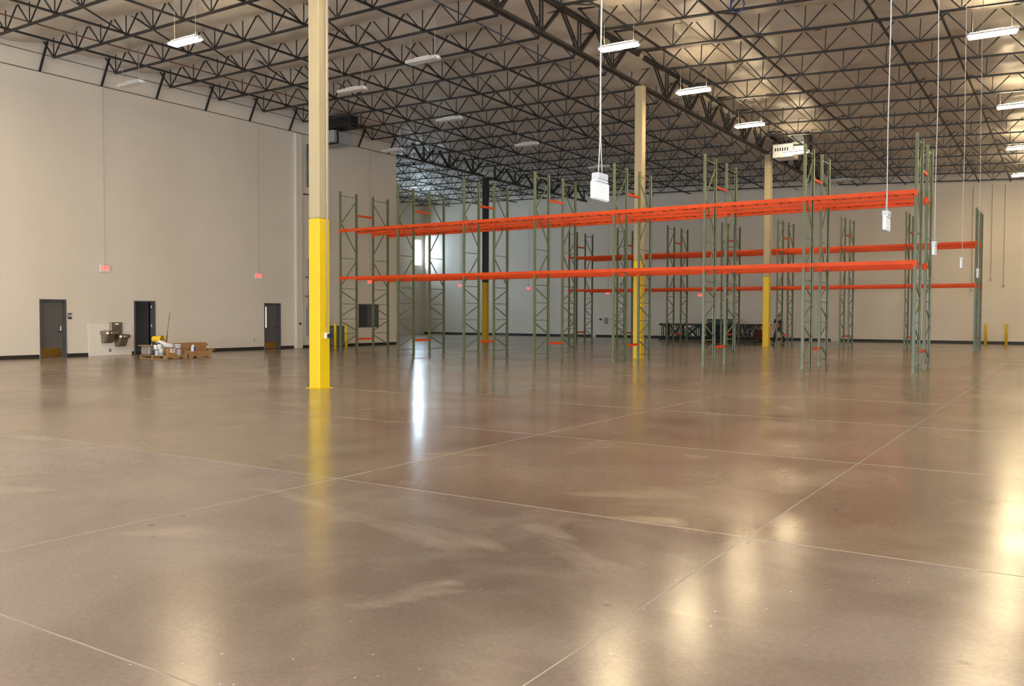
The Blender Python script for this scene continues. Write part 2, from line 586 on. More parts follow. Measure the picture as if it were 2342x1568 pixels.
# ---- bridging bars, along y, at the bottom chords
def bridging(x, ya, yb, dz=0.05, s=0.06, m=M_STEEL):
    mb = MB()
    n = 14
    for i in range(n):
        p = ya + (yb - ya) * i / n; q = ya + (yb - ya) * (i + 1) / n
        mb.bar((x, p, zc(x, p) + dz), (x, q, zc(x, q) + dz), s, s)
    return mb.build('joist_bridging', m, ceiling)
for x in (-28.15, -25.45, -22.7, -20.0, -17.2):
    bridging(x, 10, YB)
for x in (-11.65, -8.9, -4.95, -3.36):
    bridging(x, 17, YB)
for x in (-43.5, -40.5, -37.0, -33.5):
    bridging(x, YEND + 0.3, YB)
def brace_run(x, js, flip):
    for a, b in zip(js[:-1], js[1:]):
        p, q = (a, b) if flip else (b, a)
        MB().bar((x, p, zc(x, p) + 0.03), (x, q, zc(x, q) + JD - 0.05), 0.04, 0.04).build('cross_brace', M_STEEL, ceiling)
rv = [y for y in RJ if 20 < y < YB - 0.3]
brace_run(-9.0, rv, True)
brace_run(-5.05, rv, True)
brace_run(-12.4, rv, True)
brace_run(-25.5, [y for y in LJ if 13 < y < 40], False)
brace_run(-20.0, [y for y in LJ if 13 < y < 40], False)
def pipe(x, ya, yb, dz, r, m):
    n = 10
    pts = [(x, ya + (yb - ya) * i / n, zc(x, ya + (yb - ya) * i / n) + dz) for i in range(n + 1)]
    return MB().tube(pts, r, 8).build('sprinkler_pipe', m, ceiling, True)
pipe(-27.75, 9, YEND, 0.33, 0.022, M_PIPE)
pipe(-10.05, 17, YB, 0.1, 0.022, M_TAN)
pipe(-15.3, 10, YB, 0.0, 0.02, mat('blue_grey_pipe', (0.06, 0.07, 0.12), 0.5))

# ---- girders
def girder(x, ya, yb, zbot, ztop, node0, sp=2.35):
    g = link('roof_girder', None, ceiling, (x, ya, zbot))
    Lg = yb - ya; H_ = ztop - zbot
    def ch(z, s):
        m = MB()
        for q in (-1, 1):
            m.box(min(q * 0.02, q * 0.12), max(q * 0.02, q * 0.12), 0, Lg, z - 0.009, z + 0.009)
            m.box(min(q * 0.02, q * 0.036), max(q * 0.02, q * 0.036), 0, Lg, min(z, z + s * 0.12), max(z, z + s * 0.12))
        return m
    ch(0, 1).build('bottom_chord', M_STEEL2, g)
    ch(H_, -1).build('top_chord', M_STEEL2, g)
    y = node0 - ya
    while y > 0: y -= sp
    while y < Lg + sp:
        for kind, dy in (('diagonal_web', -sp / 2), ('vertical_web', 0), ('diagonal_web', sp / 2)):
            if 0 <= y <= Lg and 0 <= y + dy <= Lg:
                m = MB()
                for q in (-0.045, 0.045):
                    m.bar((q, y, 0.03), (q, y + dy, H_ - 0.03), 0.045 if dy else 0.04, 0.055 if dy else 0.05, (0, 1, 0) if not dy else (0, 0, 1))
                m.build(kind, M_STEEL, g)
        y += sp
    return g
girder(XC, -2.4, 13.2, 9.9, 11.05, 20.0)
girder(XC, 13.45, 29.2, 9.9, 11.05, 20.0)
girder(XC, 29.55, 44.85, 9.88, 11.03, 20.0)
girder(XC, 45.15, YB - 0.1, 9.8, 10.85, 20.0)
girder(XL, YEND + 0.05, 44.2, 10.05, 11.15, 38.3)
girder(XL, 44.5, YB - 0.1, 10.0, 11.0, 38.3)

# ---- baseboards and wall trim
def base_y(a, b, n):
    struct('baseboard_left%s' % n, MB().cbox(XL, XL + 0.015, a, b, 0, 0.13, 0.006), M_BASE)
FRP = (18.53, 20.30)
for n, (a, b) in enumerate([(YF, D1[0] - 0.02), (D1[1] + 0.02, FRP[0]), (FRP[1], D2[0] - 0.02), (D2[1] + 0.02, D3[0] - 0.02), (D3[1] + 0.02, 28.64), (29.12, YEND)]):
    base_y(a, b, '' if n == 0 else '_%d' % (n + 1))
for n, (a, b) in enumerate([(XO, -30.35), (-29.95, -13.15), (-12.65, XR)]):
    struct('baseboard_back%s' % ('' if n == 0 else '_%d' % (n + 1)), MB().cbox(a, b, YB - 0.015, YB, 0, 0.17, 0.006), M_BASE)
struct('trim_1', MB().cbox(XL, XL + 0.012, FRP[0], FRP[1], 0.01, 1.21, 0.004), M_WALLPANEL)
struct('trim_2', MB().cbox(XL, XL + 0.16, 28.68, 29.06, 0, 10.0, 0.01), M_WALL)

# ---- doors in the left wall
def door_frame(n, a, b):
    fr = MB()
    for y in (a, b - 0.055):
        fr.box(XL - TH - 0.01, XL + 0.03, y, y + 0.055, 0, DH)
    fr.box(XL - TH - 0.01, XL + 0.03, a + 0.055, b - 0.055, DH - 0.055, DH)
    return struct('door_%d' % n, fr, M_FRAME)
d1 = door_frame(1, *D1)
MB().cbox(XL - 0.14, XL - 0.095, D1[0] + 0.06, D1[1] - 0.06, 0.012, DH - 0.06, 0.004).build('door_leaf', M_DARKGREY, d1)
MB().cbox(XL - 0.096, XL - 0.09, D1[0] + 0.08, D1[1] - 0.12, 0.03, 0.33, 0.002).build('kick_plate', M_BRASS, d1)
MB().cbox(XL - 0.097, XL - 0.085, D1[1] - 0.16, D1[1] - 0.10, 0.96, 1.14, 0.004).build('lock_plate', M_CHROME, d1)
MB().bar((XL - 0.045, D1[1] - 0.27, 0.93), (XL - 0.045, D1[1] - 0.12, 0.93), 0.025, 0.025).bar((XL - 0.1, D1[1] - 0.13, 0.93), (XL - 0.045, D1[1] - 0.13, 0.93), 0.025, 0.025).build('lever_handle', M_BLACK, d1)
d2 = door_frame(2, *D2)
# leaf swung into the dark room, hinged on the far jamb
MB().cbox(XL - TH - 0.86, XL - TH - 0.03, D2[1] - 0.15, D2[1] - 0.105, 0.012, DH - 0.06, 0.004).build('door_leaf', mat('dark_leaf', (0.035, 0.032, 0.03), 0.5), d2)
for z in (0.3, 1.06, 1.80):
    MB().cbox(XL - TH + 0.02, XL - TH + 0.10, D2[1] - 0.075, D2[1] - 0.052, z, z + 0.11, 0.004).build('hinge', M_CHROME, d2)
MB().cbox(XL - 0.1, XL - 0.03, D2[0] + 0.054, D2[0] + 0.062, 0.99, 1.05, 0.002).build('strike_plate', M_CHROME, d2)
d3 = door_frame(3, *D3)
MB().cbox(XL - 0.17, XL - 0.125, D3[0] + 0.06, D3[1] - 0.06, 0.012, DH - 0.06, 0.004).build('door_leaf', M_DARKGREY, d3)
MB().cbox(XL - 0.128, XL - 0.12, D3[0] + 0.11, D3[0] + 0.235, 0.98, 1.92, 0.002).build('lit_pane', mat('lit_door_pane', (0.9, 0.85, 0.75), 0.3, emit=(1, 0.88, 0.68), estr=0.9), d3)
MB().cbox(XL - 0.126, XL - 0.12, D3[0] + 0.09, D3[1] - 0.13, 0.03, 0.32, 0.002).build('kick_plate', M_BRASS, d3)
MB().bar((XL - 0.08, D3[1] - 0.27, 0.97), (XL - 0.08, D3[1] - 0.12, 0.97), 0.025, 0.025).build('lever_handle', M_BLACK, d3)
# dark rooms behind the openings
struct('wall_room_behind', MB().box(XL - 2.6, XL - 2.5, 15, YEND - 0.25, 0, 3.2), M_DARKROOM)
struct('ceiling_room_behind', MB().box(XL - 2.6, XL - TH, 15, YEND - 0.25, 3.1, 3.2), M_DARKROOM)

# ---- office window
w1 = MB()
y0, y1, z0, z1 = WIN
for a, b in ((y0, y0 + 0.06), (y1 - 0.06, y1)):
    w1.box(XL - 0.15, XL + 0.03, a, b, z0, z1)
for a, b in ((z0, z0 + 0.06), (z1 - 0.06, z1)):
    w1.box(XL - 0.15, XL + 0.03, y0, y1, a, b)
w1 = struct('window_1', w1, M_FRAME)
MB().box(XL - 0.10, XL - 0.05, y0 + 0.70, y0 + 0.76, z0 + 0.06, z1 - 0.06).build('mullion', M_FRAME, w1)
MB().box(XL - 0.085, XL - 0.075, y0 + 0.05, y0 + 0.72, z0 + 0.05, z1 - 0.05).build('pane', M_BLUEGLASS, w1)
MB().box(XL - 0.075, XL - 0.065, y0 + 0.74, y1 - 0.05, z0 + 0.05, z1 - 0.05).build('pane', mat('grey_glass', (0.09, 0.09, 0.09), 0.1), w1)

# ================================================================== COLUMNS
def column(x, y, top, label, yel=3.6, conduit=False, paint=M_TAN, ypaint=M_YEL):
    t = thing('steel_column', label, 'column', (x, y, 0))
    s = 0.155
    MB().cbox(-s, s, -s, s, yel, top, 0.02).build('column_shaft', paint, t)
    MB().cbox(-s - 0.004, s + 0.004, -s - 0.004, s + 0.004, 0.0, yel, 0.02).build('yellow_band', ypaint, t)
    MB().cbox(-0.21, 0.21, -0.21, 0.21, 0.0, 0.012, 0.004).build('base_plate', ypaint, t)
    if conduit:
        MB().tube([(s + 0.022, 0.06, 1.16), (s + 0.022, 0.06, top - 0.2)], 0.016, 8).build('conduit', M_CABLE, t, True)
        b = MB().cbox(s + 0.004, s + 0.05, -0.02, 0.10, 1.06, 1.18, 0.006).build('outlet_box', M_WHITE, t)
        MB().cbox(s + 0.048, s + 0.085, 0.02, 0.155, 1.07, 1.165, 0.006).build('outlet_cover', M_BLACK, b)
    return t
column(-13.58, 13.38, 10.0, 'square tan steel column with yellow lower part, nearest the camera, white conduit on its side', conduit=True)
column(-13.55, 29.46, 9.95, 'square tan column with yellow foot standing within the near orange rack')
column(-13.5, 45.0, 9.92, 'square tan column with yellow foot between the two racks, beside the heater', conduit=True)
column(XL, 44.35, 10.02, 'dark column with ochre yellow foot, in the gloom past the left wall end', paint=mat('unlit_column_paint', (0.03, 0.028, 0.027), 0.5), ypaint=noisy('unlit_yellow_paint', (0.62, 0.38, 0.012), (0.58, 0.35, 0.01), 1, 0.5))  # shade of the gloom is put into both paint colours

# ================================================================== RACKS
RH = 6.62
PW = 0.078          # post width along x
def post_mesh(hole_side):
    m = MB()
    h = PW / 2
    t = 0.004
    # channel: web facing hole_side in y, flanges, small lips
    y0 = hole_side * 0.038
    y1 = -hole_side * 0.034
    m.box(-h, h, min(y0, y0 - hole_side * t), max(y0, y0 - hole_side * t), 0.01, RH)
    for q in (-1, 1):
        m.box(min(q * h, q * (h - t)), max(q * h, q * (h - t)), min(y0, y1), max(y0, y1), 0.01, RH)
        m.box(min(q * h, q * (h - 0.022)), max(q * h, q * (h - 0.022)), min(y1, y1 + hole_side * t), max(y1, y1 + hole_side * t), 0.01, RH)
    me = m.mesh('post', M_GREEN)
    return me
def holes_mesh(hole_side):
    m = MB()
    y = hole_side * 0.0386
    z = 0.15
    while z < RH - 0.1:
        for q in (-0.021, 0.021):
            m.box(q - 0.0075, q + 0.0075, y - 0.0004, y + 0.0004, z - 0.013, z + 0.013)
        z += 0.0508
    return m.mesh('punched_holes', M_HOLE)
FD = 0.95           # frame depth
ME_PF = post_mesh(-1); ME_PB = post_mesh(1)
ME_HF = holes_mesh(-1); ME_HB = holes_mesh(1)
ME_FOOT = MB().cbox(-0.09, 0.07, -0.065, 0.065, 0, 0.012, 0.003).mesh('foot_plate', M_GREEN)
ME_HB_ = MB().bar((0, -FD / 2 + 0.03, 0), (0, FD / 2 - 0.03, 0), 0.036, 0.026).mesh('horizontal_brace', M_GREEN)
LEV = [0.2, 0.8, 1.4, 2.02, 2.65, 3.9, 5.22, 6.45]
DIAG = []
for i in range(len(LEV) - 1):
    a, b = LEV[i] + 0.12, LEV[i + 1] - 0.10
    if i == 5: a, b = 4.15, 5.35
    if i == 6: a, b = 5.3, 6.28
    s = 1 if i % 2 == 0 else -1
    DIAG.append(MB().bar((0, -s * (FD / 2 - 0.035), a), (0, s * (FD / 2 - 0.035), b), 0.034, 0.03).mesh('diagonal_brace', M_GREEN))
def upright(parent, x, y, mirror, name='upright_frame', dark=None):
    """a frame: y is the frame's centre; mirror flips the bracing"""
    f = link(name, None, parent, (x, y, 0), (0, 0, PI if mirror else 0))
    link('post', ME_PF, f, (0, -FD / 2, 0))
    link('post', ME_PB, f, (0, FD / 2, 0))
    tag(link('punched_holes', ME_HF, f, (0, -FD / 2, 0)), kind='stuff')
    tag(link('punched_holes', ME_HB, f, (0, FD / 2, 0)), kind='stuff')
    for q in (-1, 1):
        link('foot_plate', ME_FOOT, f, (0, q * FD / 2, 0))
    for z in LEV:
        if abs(z - 5.22) > 0.01:
            link('horizontal_brace', ME_HB_, f, (0, 0, z))
    for d in DIAG:
        link('diagonal_brace', d, f)
    return f

def beam_mesh(Lb):
    # step beam: tall face outward (-y), step on the inner side
    prof = [(-0.034, 0), (0.034, 0), (0.034, 0.075), (0.004, 0.075), (0.004, 0.112), (-0.034, 0.112)]
    m = MB()
    n = len(prof)
    vs = [(x, y, z) for x in (-Lb / 2, Lb / 2) for y, z in prof]
    fs = [tuple(range(n)), tuple(range(2 * n - 1, n - 1, -1))]
    for i in range(n):
        k = (i + 1) % n
        fs.append((i, i + n, k + n, k))
    return m.add(vs, fs).mesh('beam', M_ORANGE)
PITCH_X = 3.077
LB = PITCH_X - PW
ME_BEAM = beam_mesh(LB)
def conn_mesh():
    m = MB()
    m.box(-PW * 0.55, PW * 0.5, -0.0445, -0.0395, -0.06, 0.125)
    m.box(PW * 0.5 - 0.006, PW * 0.5 + 0.001, -0.0445, 0.03, -0.06, 0.125)
    return m.mesh('end_connector', M_ORANGE)
ME_CONN = conn_mesh()
ME_XBAR = MB().box(-0.012, 0.012, -FD / 2 + 0.0, FD / 2 - 0.0, 0, 0.022).mesh('cross_bar', mat('dark_cross_bar', (0.045, 0.040, 0.042), 0.5))
ME_SPACER = MB().box(-0.03, 0.03, 0, 1, -0.04, 0.04).mesh('row_spacer', M_ORANGE)

def rack(label, xs_, y_rows):
    """double row: xs_ are the towers from right to left, y_rows the centres of the front and back rows"""
    n = len(xs_)
    t = thing('pallet_rack', label, 'pallet rack', ((xs_[0] + xs_[-1]) / 2, (y_rows[0] + y_rows[1]) / 2, 0))
    ox, oy = t.location.x, t.location.y
    for r, yc in enumerate(y_rows):
        for i in range(n):
            upright(t, xs_[i] - ox, yc - oy, r == 1)
        for i in range(n - 1):
            xm = (xs_[i] + xs_[i + 1]) / 2 - ox
            L_ = xs_[i] - xs_[i + 1] - PW
            k_ = L_ / LB
            for ztop in (5.07, 3.13):
                for q in (-1, 1):
                    b = link('beam', ME_BEAM, t, (xm, yc - oy + q * FD / 2, ztop - 0.112), (0, 0, 0 if q < 0 else PI), (k_, 1, 1))
                    link('end_connector', ME_CONN, b, ((LB + PW / k_) / 2, 0, 0), (0, 0, 0), (-1 / k_, 1, 1))
                    link('end_connector', ME_CONN, b, (-(LB + PW / k_) / 2, 0, 0), (0, 0, 0), (1 / k_, 1, 1))
                for k in range(8):
                    xx = xm - L_ / 2 + L_ * (0.07 + 0.86 * (k + (0.12 if k % 2 else -0.12)) / 7)
                    link('cross_bar', ME_XBAR, t, (xx, yc - oy, ztop - 0.036))
    yA = y_rows[0] + FD / 2 + 0.038; yB_ = y_rows[1] - FD / 2 - 0.038
    for i in range(n):
        for z in (0.56, 5.72):
            link('row_spacer', ME_SPACER, t, (xs_[i] - ox, yA - oy, z), None, (1, yB_ - yA, 1))
    return t
rack('near double row of green uprights with two levels of orange beams, in mid floor',
     [-3.79, -6.80, -9.86, -13.00, -16.09, -19.17, -22.36, -25.44], (26.74, 28.72))
rack('rear double row of green uprights and orange beams, between near rack and back wall',
     [-4.00, -6.99, -9.99, -13.13, -16.12, -19.24, -22.32, -25.50], (46.05, 48.05))

# ---- dismantled frames lying on edge near the back wall
fr_proto = None
fn = ['front', 'second', 'third', 'fourth', 'fifth', 'sixth', 'seventh', 'eighth', 'ninth', 'tenth', 'eleventh', 'last']
for i in range(12):
    yy = 51.55 + i * 0.105
    xx = -15.95 + random.uniform(-0.12, 0.12)
    f = thing('upright_frame', 'dark green rack frame lying on edge, %s in the stack past the rear rack' % fn[i], 'rack frame', (xx, yy, 0.56 + (0.0 if i % 2 else 0.02)), 0, 'dismantled rack frames stacked on edge')
    # frame lies along -x on its long edge
    f.rotation_euler = (0, 0, 0)
    mp = MB()
    for nm, zz in (('post', -FD / 2), ('post', FD / 2)):
        m = MB()
        m.box(-RH * 0.945, 0, -0.04, 0.04, zz - 0.038, zz + 0.038)
        m.build(nm, M_GREENSHADE, f)
    xz = [0.2, 0.8, 1.4, 2.02, 2.65, 3.9, 5.1, 6.1]
    for k, a in enumerate(xz):
        MB().bar((-a, 0, -FD / 2 + 0.03), (-a, 0, FD / 2 - 0.03), 0.03, 0.036).build('horizontal_brace', M_GREENSHADE, f)
        if k < 7:
            b = xz[k + 1]
            s = 1 if (k + i) % 2 else -1
            MB().bar((-a - 0.1, 0, -s * (FD / 2 - 0.03)), (-b + 0.1, 0, s * (FD / 2 - 0.03)), 0.03, 0.034).build('diagonal_brace', M_GREENSHADE, f)
    fx = -RH * 0.945 - 0.012 if i % 3 == 1 else 0.0
    for zz in (-FD / 2, FD / 2):
        MB().box(fx, fx + 0.012, -0.06, 0.06, zz - 0.08, zz + 0.07).build('foot_plate', M_GREEN if i == 0 else M_GREENSHADE, f)
# bundle of beams standing behind them
t = thing('beam_bundle', 'tall dark bundle of steel beams strapped together behind the stacked frames', 'beam bundle', (-19.0, 53.3, 0))
for r in range(10):
    for c in range(4):
        z = 0.02 + r * 0.138
        y = c * 0.09
        MB().box(-0.78, 0.78, y, y + 0.075, z, z + 0.125).build('beam', M_GREENSHADE if (r + c) % 3 else M_BLACK, t)
for x in (-0.5, 0.45):
    MB().box(x - 0.015, x + 0.015, -0.006, 0.362, 0.0, 1.40).build('strap', M_BLACK, t)

# ================================================================== LIGHT FIXTURES
def lamp(x, y, z, lit, label, group):
    t = thing('high_bay_light', label, 'ceiling light', (x, y, z), 0, group)
    hw, hl = 0.17, 0.60
    h = MB()
    # sloped white housing, open side down
    vs = [(-hl, -hw, 0), (hl, -hw, 0), (hl, hw, 0), (-hl, hw, 0), (-hl, -hw * 0.55, 0.08), (hl, -hw * 0.55, 0.08), (hl, hw * 0.55, 0.08), (-hl, hw * 0.55, 0.08)]
    h.add(vs, [(0, 1, 5, 4), (1, 2, 6, 5), (2, 3, 7, 6), (3, 0, 4, 7), (4, 5, 6, 7), (0, 3, 2, 1)])
    h.cbox(-hl * 0.5, hl * 0.5, -0.05, 0.05, 0.08, 0.12, 0.01)
    h.build('housing', M_WHITE, t)
    if lit:
        for q in (-1, 1):
            MB().box(-hl * 0.9, hl * 0.9, min(q * 0.062, q * 0.088), max(q * 0.062, q * 0.088), 0.079, 0.086).build('uplight_slot', M_UP, t)
    MB().cbox(-hl + 0.01, hl - 0.01, -hw + 0.01, hw - 0.01, -0.045, -0.001, 0.015).build('lens', M_LAMP if lit else M_LENS, t)
    MB().cbox(hl - 0.01, hl + 0.05, -0.05, 0.05, -0.03, 0.04, 0.01).build('sensor_end', M_WHITE, t)
    for q in (-1, 1):
        MB().tube([(q * hl * 0.8, 0, 0.07), (q * hl * 0.8, 0, zc(x, y) + 0.55 - z)], 0.006, 5).build('hanging_wire', M_CABLEDIM, t)
    return t
LG = 'high bay lights under the roof'
for x, y, lab in [(-21.94, 16.3, 'lit high bay light over the left, the only lit one near the left wall'),
                  (-11.52, 23.5, 'lit high bay light above the near rack, first of four beside the long girder'),
                  (-11.54, 29.5, 'lit high bay light beside the long girder, second along from the camera'),
                  (-11.60, 36.0, 'lit high bay light beside the long girder, third along, just before the heater'),
                  (-11.60, 43.1, 'lit high bay light hanging right below the white unit heater'),
                  (-2.15, 27.75, 'largest lit high bay light at the upper right edge'),
                  (-2.10, 37.6, 'lit high bay light at the right edge, second down'),
                  (-2.35, 47.0, 'lit high bay light at the right edge, third down'),
                  (-2.46, 53.0, 'small lit high bay light at the right edge, close to the back wall')]:
    lamp(x, y, 9.5 if x < -5 else (9.42 if y < 50 else 9.0), True, lab, LG)
for x, y, lab in [(-21.7, 23.0, 'unlit high bay light just right of the nearest column top'),
                  (-21.56, 28.5, 'unlit high bay light in mid ceiling of the left bay'),
                  (-21.65, 34.6, 'unlit high bay light over the leftmost rack towers'),
                  (-21.6, 41.8, 'unlit high bay light deep in the left bay, behind the hanging white sign'),
                  (-27.6, 18.3, 'unlit high bay light close to the left wall, above the exit sign'),
                  (-27.9, 32.4, 'unlit high bay light at the far end of the left wall'),
                  (-17.3, 21.5, 'unlit high bay light partly hidden behind a joist, left of the girder'),
                  (-11.74, 53.2, 'unlit high bay light near the back wall past the girder end')]:
    lamp(x, y, 9.5, False, lab, LG)
ADDED_LAMPS = [(-28.0, y) for y in (11.0, 4.0, -3.0)] + [(-21.9, y) for y in (9.5, 3.0, -4.0)] + [(-11.55, y) for y in (16.8, 10.5, 4.0, -3.0)] + \
      [(-2.15, y) for y in (18.9, 14.3, 5.0, -2.0)] + [(7.5, y) for y in (-3.0, 4.0, 11.0, 18.0, 25.0)] + [(4.2, y) for y in (30.0, 36.0, 42.0, 48.0, 53.5)]  # unseen lamps added to fill the room with light
RN = {-28.0: 'left wall', -21.9: 'left bay', -11.55: 'girder', -2.15: 'camera', 7.5: 'right bay', 4.2: 'back right'}
NN = ['first', 'second', 'third', 'fourth', 'fifth', 'sixth', 'seventh', 'eighth', 'ninth']
for x in RN:
    for i, y in enumerate(sorted(q for p, q in ADDED_LAMPS if p == x)):
        lamp(x, y, 9.42, True, 'added lit high bay light outside the picture, %s row, %s from the front' % (RN[x], NN[i]), 'added high bay lights outside the picture')

# ================================================================== HANGING EXIT SIGNS
def hung_sign(x, y, z, label, cable_mat=M_CABLE):
    """blank side of an exit sign on twin cables; panel lies along y"""
    t = thing('hanging_sign', label, 'sign', (x, y, z), 0, 'blank-sided signs hung on cables')
    MB().cbox(-0.022, 0.022, -0.165, 0.165, -0.09, 0.085, 0.012).build('sign_panel', M_SIGNBACK, t)
    MB().cbox(-0.032, 0.032, -0.12, 0.12, 0.085, 0.105, 0.006).build('canopy', M_SIGNBACK, t)
    MB().cbox(-0.04, 0.04, -0.10, 0.10, 0.105, 0.165, 0.006).build('junction_box', M_GREYTOP, t)
    zt = zc(x, y) + 0.5 - z
    a = MB().tube([(0, -0.035, 0.165), (0.005, -0.015, 0.45), (0.0, -0.004, 1.2), (0.012, 0.0, 2.6), (0.0, 0, 4.2), (-0.01, 0, zt)], 0.006, 6)
    a.build('cable', cable_mat, t, True)
    MB().tube([(0, 0.045, 0.165), (0.0, 0.012, 0.5), (0.0, 0.006, 1.2), (0.016, 0.008, 2.6), (0.004, 0.006, 4.2), (-0.006, 0.006, zt)], 0.005, 6).build('cable', cable_mat, t, True)
    return t
hung_sign(-3.85, 7.47, 2.75, 'white blank-backed sign hanging on twin cables, nearest and largest')
hung_sign(-2.08, 12.02, 2.75, 'white sign seen almost edge-on, hanging in front of the near rack right end')
hung_sign(-2.18, 17.28, 2.75, 'small white edge-on sign hanging just right of the near rack end tower')
hung_sign(-2.23, 22.19, 2.75, 'smaller white edge-on sign hanging between near rack end and rear rack end', M_CABLEDIM)
hung_sign(-2.29, 26.72, 2.71, 'smallest white hanging sign, in front of the rear rack end tower')

def exit_sign(x, y, z, face, label, stem_to, cond=True):
    """face: 'x' for a sign whose lettering looks along +x, 'y' for -y"""
    rz = PI / 2 if face == 'x' else 0.0
    t = thing('exit_sign', label, 'exit sign', (x, y, z), rz, 'red exit signs')
    MB().cbox(-0.20, 0.20, -0.025, 0.025, -0.125, 0.125, 0.008).build('sign_face', M_SIGNWHITE, t)
    tx = text('lettering', 'EXIT', 0.21, M_REDGLOW, t, (0, -0.0265, -0.002), (PI / 2, 0, 0), 0.001)
    tx.scale = (0.80, 1.18, 1)
    MB().cbox(-0.05, 0.05, -0.03, 0.03, 0.125, 0.15, 0.005).build('canopy', M_CABLEDIM, t)
    if cond:
        MB().tube([(0, 0.0, 0.12), (0, 0.0, stem_to - z)], 0.009, 6).build('conduit', M_CABLEDIM, t)
    return t
exit_sign(XL + 0.05, 19.2, 3.28, 'x', 'white sign with red EXIT lettering, on the left wall above the drinking fountain', 10.0)
exit_sign(XL + 0.05, 26.54, 3.29, 'x', 'red lettered sign on the left wall, above the narrow-windowed door', 10.0)
exit_sign(XL + 0.05, 33.83, 3.27, 'x', 'red lettered sign on the left wall above the office window, half behind the rack', 10.0)
exit_sign(-42.4, YB - 0.026, 4.0, 'y', 'red lettered sign on the far wall, right of the bright window', 10.0)
exit_sign(-35.8, YB - 0.026, 3.66, 'y', 'red lettered sign on the back wall between the dark column and the third rack tower', 10.0)
exit_sign(-28.95, YB - 0.026, 3.24, 'y', 'red lettered sign on the back wall, just left of the yellow-footed rack column', 9.0)
exit_sign(-21.85, YB - 0.026, 3.02, 'y', 'red lettered sign on the back wall above the stacked green frames', 9.0)

# ================================================================== UNIT HEATERS
t = thing('unit_heater', 'white unit heater with slotted grille and duct, hung by the rear column top', 'heater', (-12.5, 44.0, 9.5))
MB().cbox(-0.5, 0.5, 0.0, 1.1, 0.0, 0.66, 0.02).build('cabinet', M_WHITE, t)
g = MB().cbox(-0.46, 0.36, -0.03, 0.0, 0.22, 0.58, 0.01).build('grille', M_WHITE, t)
for k in range(6):
    MB().box(-0.38 + k * 0.12, -0.315 + k * 0.12, -0.034, -0.029, 0.30, 0.47).build('grille_slot', M_BLACK, g)
MB().cbox(0.36, 0.98, 0.25, 1.0, 0.18, 0.74, 0.02).build('burner_box', M_WHITE, t)
MB().cbox(0.42, 0.98, 0.3, 0.95, 0.74, 1.18, 0.05).build('duct', M_GALV, t)
MB().cbox(1.0, 1.22, 0.3, 0.95, 0.1, 1.25, 0.02).build('flue_curb', M_STEEL, t)
for x in (-0.42, 0.42):
    for y in (0.1, 1.0):
        MB().tube([(x, y, 0.64), (x, y, 1.2)], 0.012, 6).build('hanger_rod', M_STEEL, t)
t = thing('unit_heater', 'dark-hooded grey unit heater hung high against the left wall behind the nearest column', 'heater', (-29.9, 30.2, 9.62))
MB().cbox(-0.75, 0.75, -0.55, 0.75, 0.0, 0.55, 0.03).build('cabinet', M_GREYBOX, t)
MB().cbox(-0.55, 1.35, -0.1, 0.5, 0.72, 1.25, 0.03).build('intake_hood', M_STEEL, t)
MB().bar((0.78, -0.3, -0.05), (0.78, -0.3, 0.62), 0.07, 0.07).bar((-0.6, -0.3, -0.04), (0.8, -0.3, -0.04), 0.06, 0.06).build('support_bracket', M_STEEL, t)
for x in (-0.6, 0.6):
    MB().tube([(x, 0, 0.5), (x, 0, 1.1)], 0.015, 6).build('hanger_rod', M_STEEL, t)

# blue cable coil on a joist
cc = MB()
cc.tube([(0.19 * math.cos(a), 0, 0.19 * math.sin(a)) for a in np.linspace(0, 2 * PI, 25)], 0.022, 6)
o = cc.build('cable_coil', mat('blue_cable', (0.02, 0.05, 0.22), 0.5), None, True)
o.location = (-8.12, 24.0, 10.22)
tag(o, 'small blue coil of cable hung on a right-hand roof joist', 'cable')

# ================================================================== LEFT WALL FITTINGS
# restroom sign
t = thing('restroom_sign', 'small black restroom sign with white figures, right of the closed grey door', 'sign', (XL + 0.01, 17.84, 1.49), PI / 2)
MB().cbox(-0.075, 0.075, -0.006, 0.006, -0.11, 0.11, 0.003).build('sign_plate', M_BLACK, t)
for x in (-0.035, 0.035):
    m = MB()
    m.lathe([(0.001, 0.0), (0.011, 0.004), (0.014, 0.012), (0.011, 0.02), (0.001, 0.024)], 10, (x, -0.008, 0.06))
    if x < 0:
        m.box(x - 0.016, x + 0.016, -0.010, -0.006, 0.0, 0.056)
        m.box(x - 0.011, x - 0.002, -0.010, -0.006, -0.05, 0.0)
        m.box(x + 0.002, x + 0.011, -0.010, -0.006, -0.05, 0.0)
    else:
        m.add([(x - 0.01, -0.01, 0.056), (x + 0.01, -0.01, 0.056), (x + 0.026, -0.01, -0.015), (x - 0.026, -0.01, -0.015), (x - 0.01, -0.006, 0.056), (x + 0.01, -0.006, 0.056), (x + 0.026, -0.006, -0.015), (x - 0.026, -0.006, -0.015)],
              [(3, 2, 1, 0), (4, 5, 6, 7), (0, 1, 5, 4), (1, 2, 6, 5), (2, 3, 7, 6), (3, 0, 4, 7)])
        m.box(x - 0.01, x - 0.002, -0.010, -0.006, -0.05, -0.015)
        m.box(x + 0.002, x + 0.01, -0.010, -0.006, -0.05, -0.015)
    m.build('figure', M_WHITE, t)

# bi-level drinking fountain with bottle filler
t = thing('drinking_fountain', 'two-level bronze drinking fountain with bottle filler on white panel', 'drinking fountain', (XL + 0.012, 19.5, 0), PI / 2)
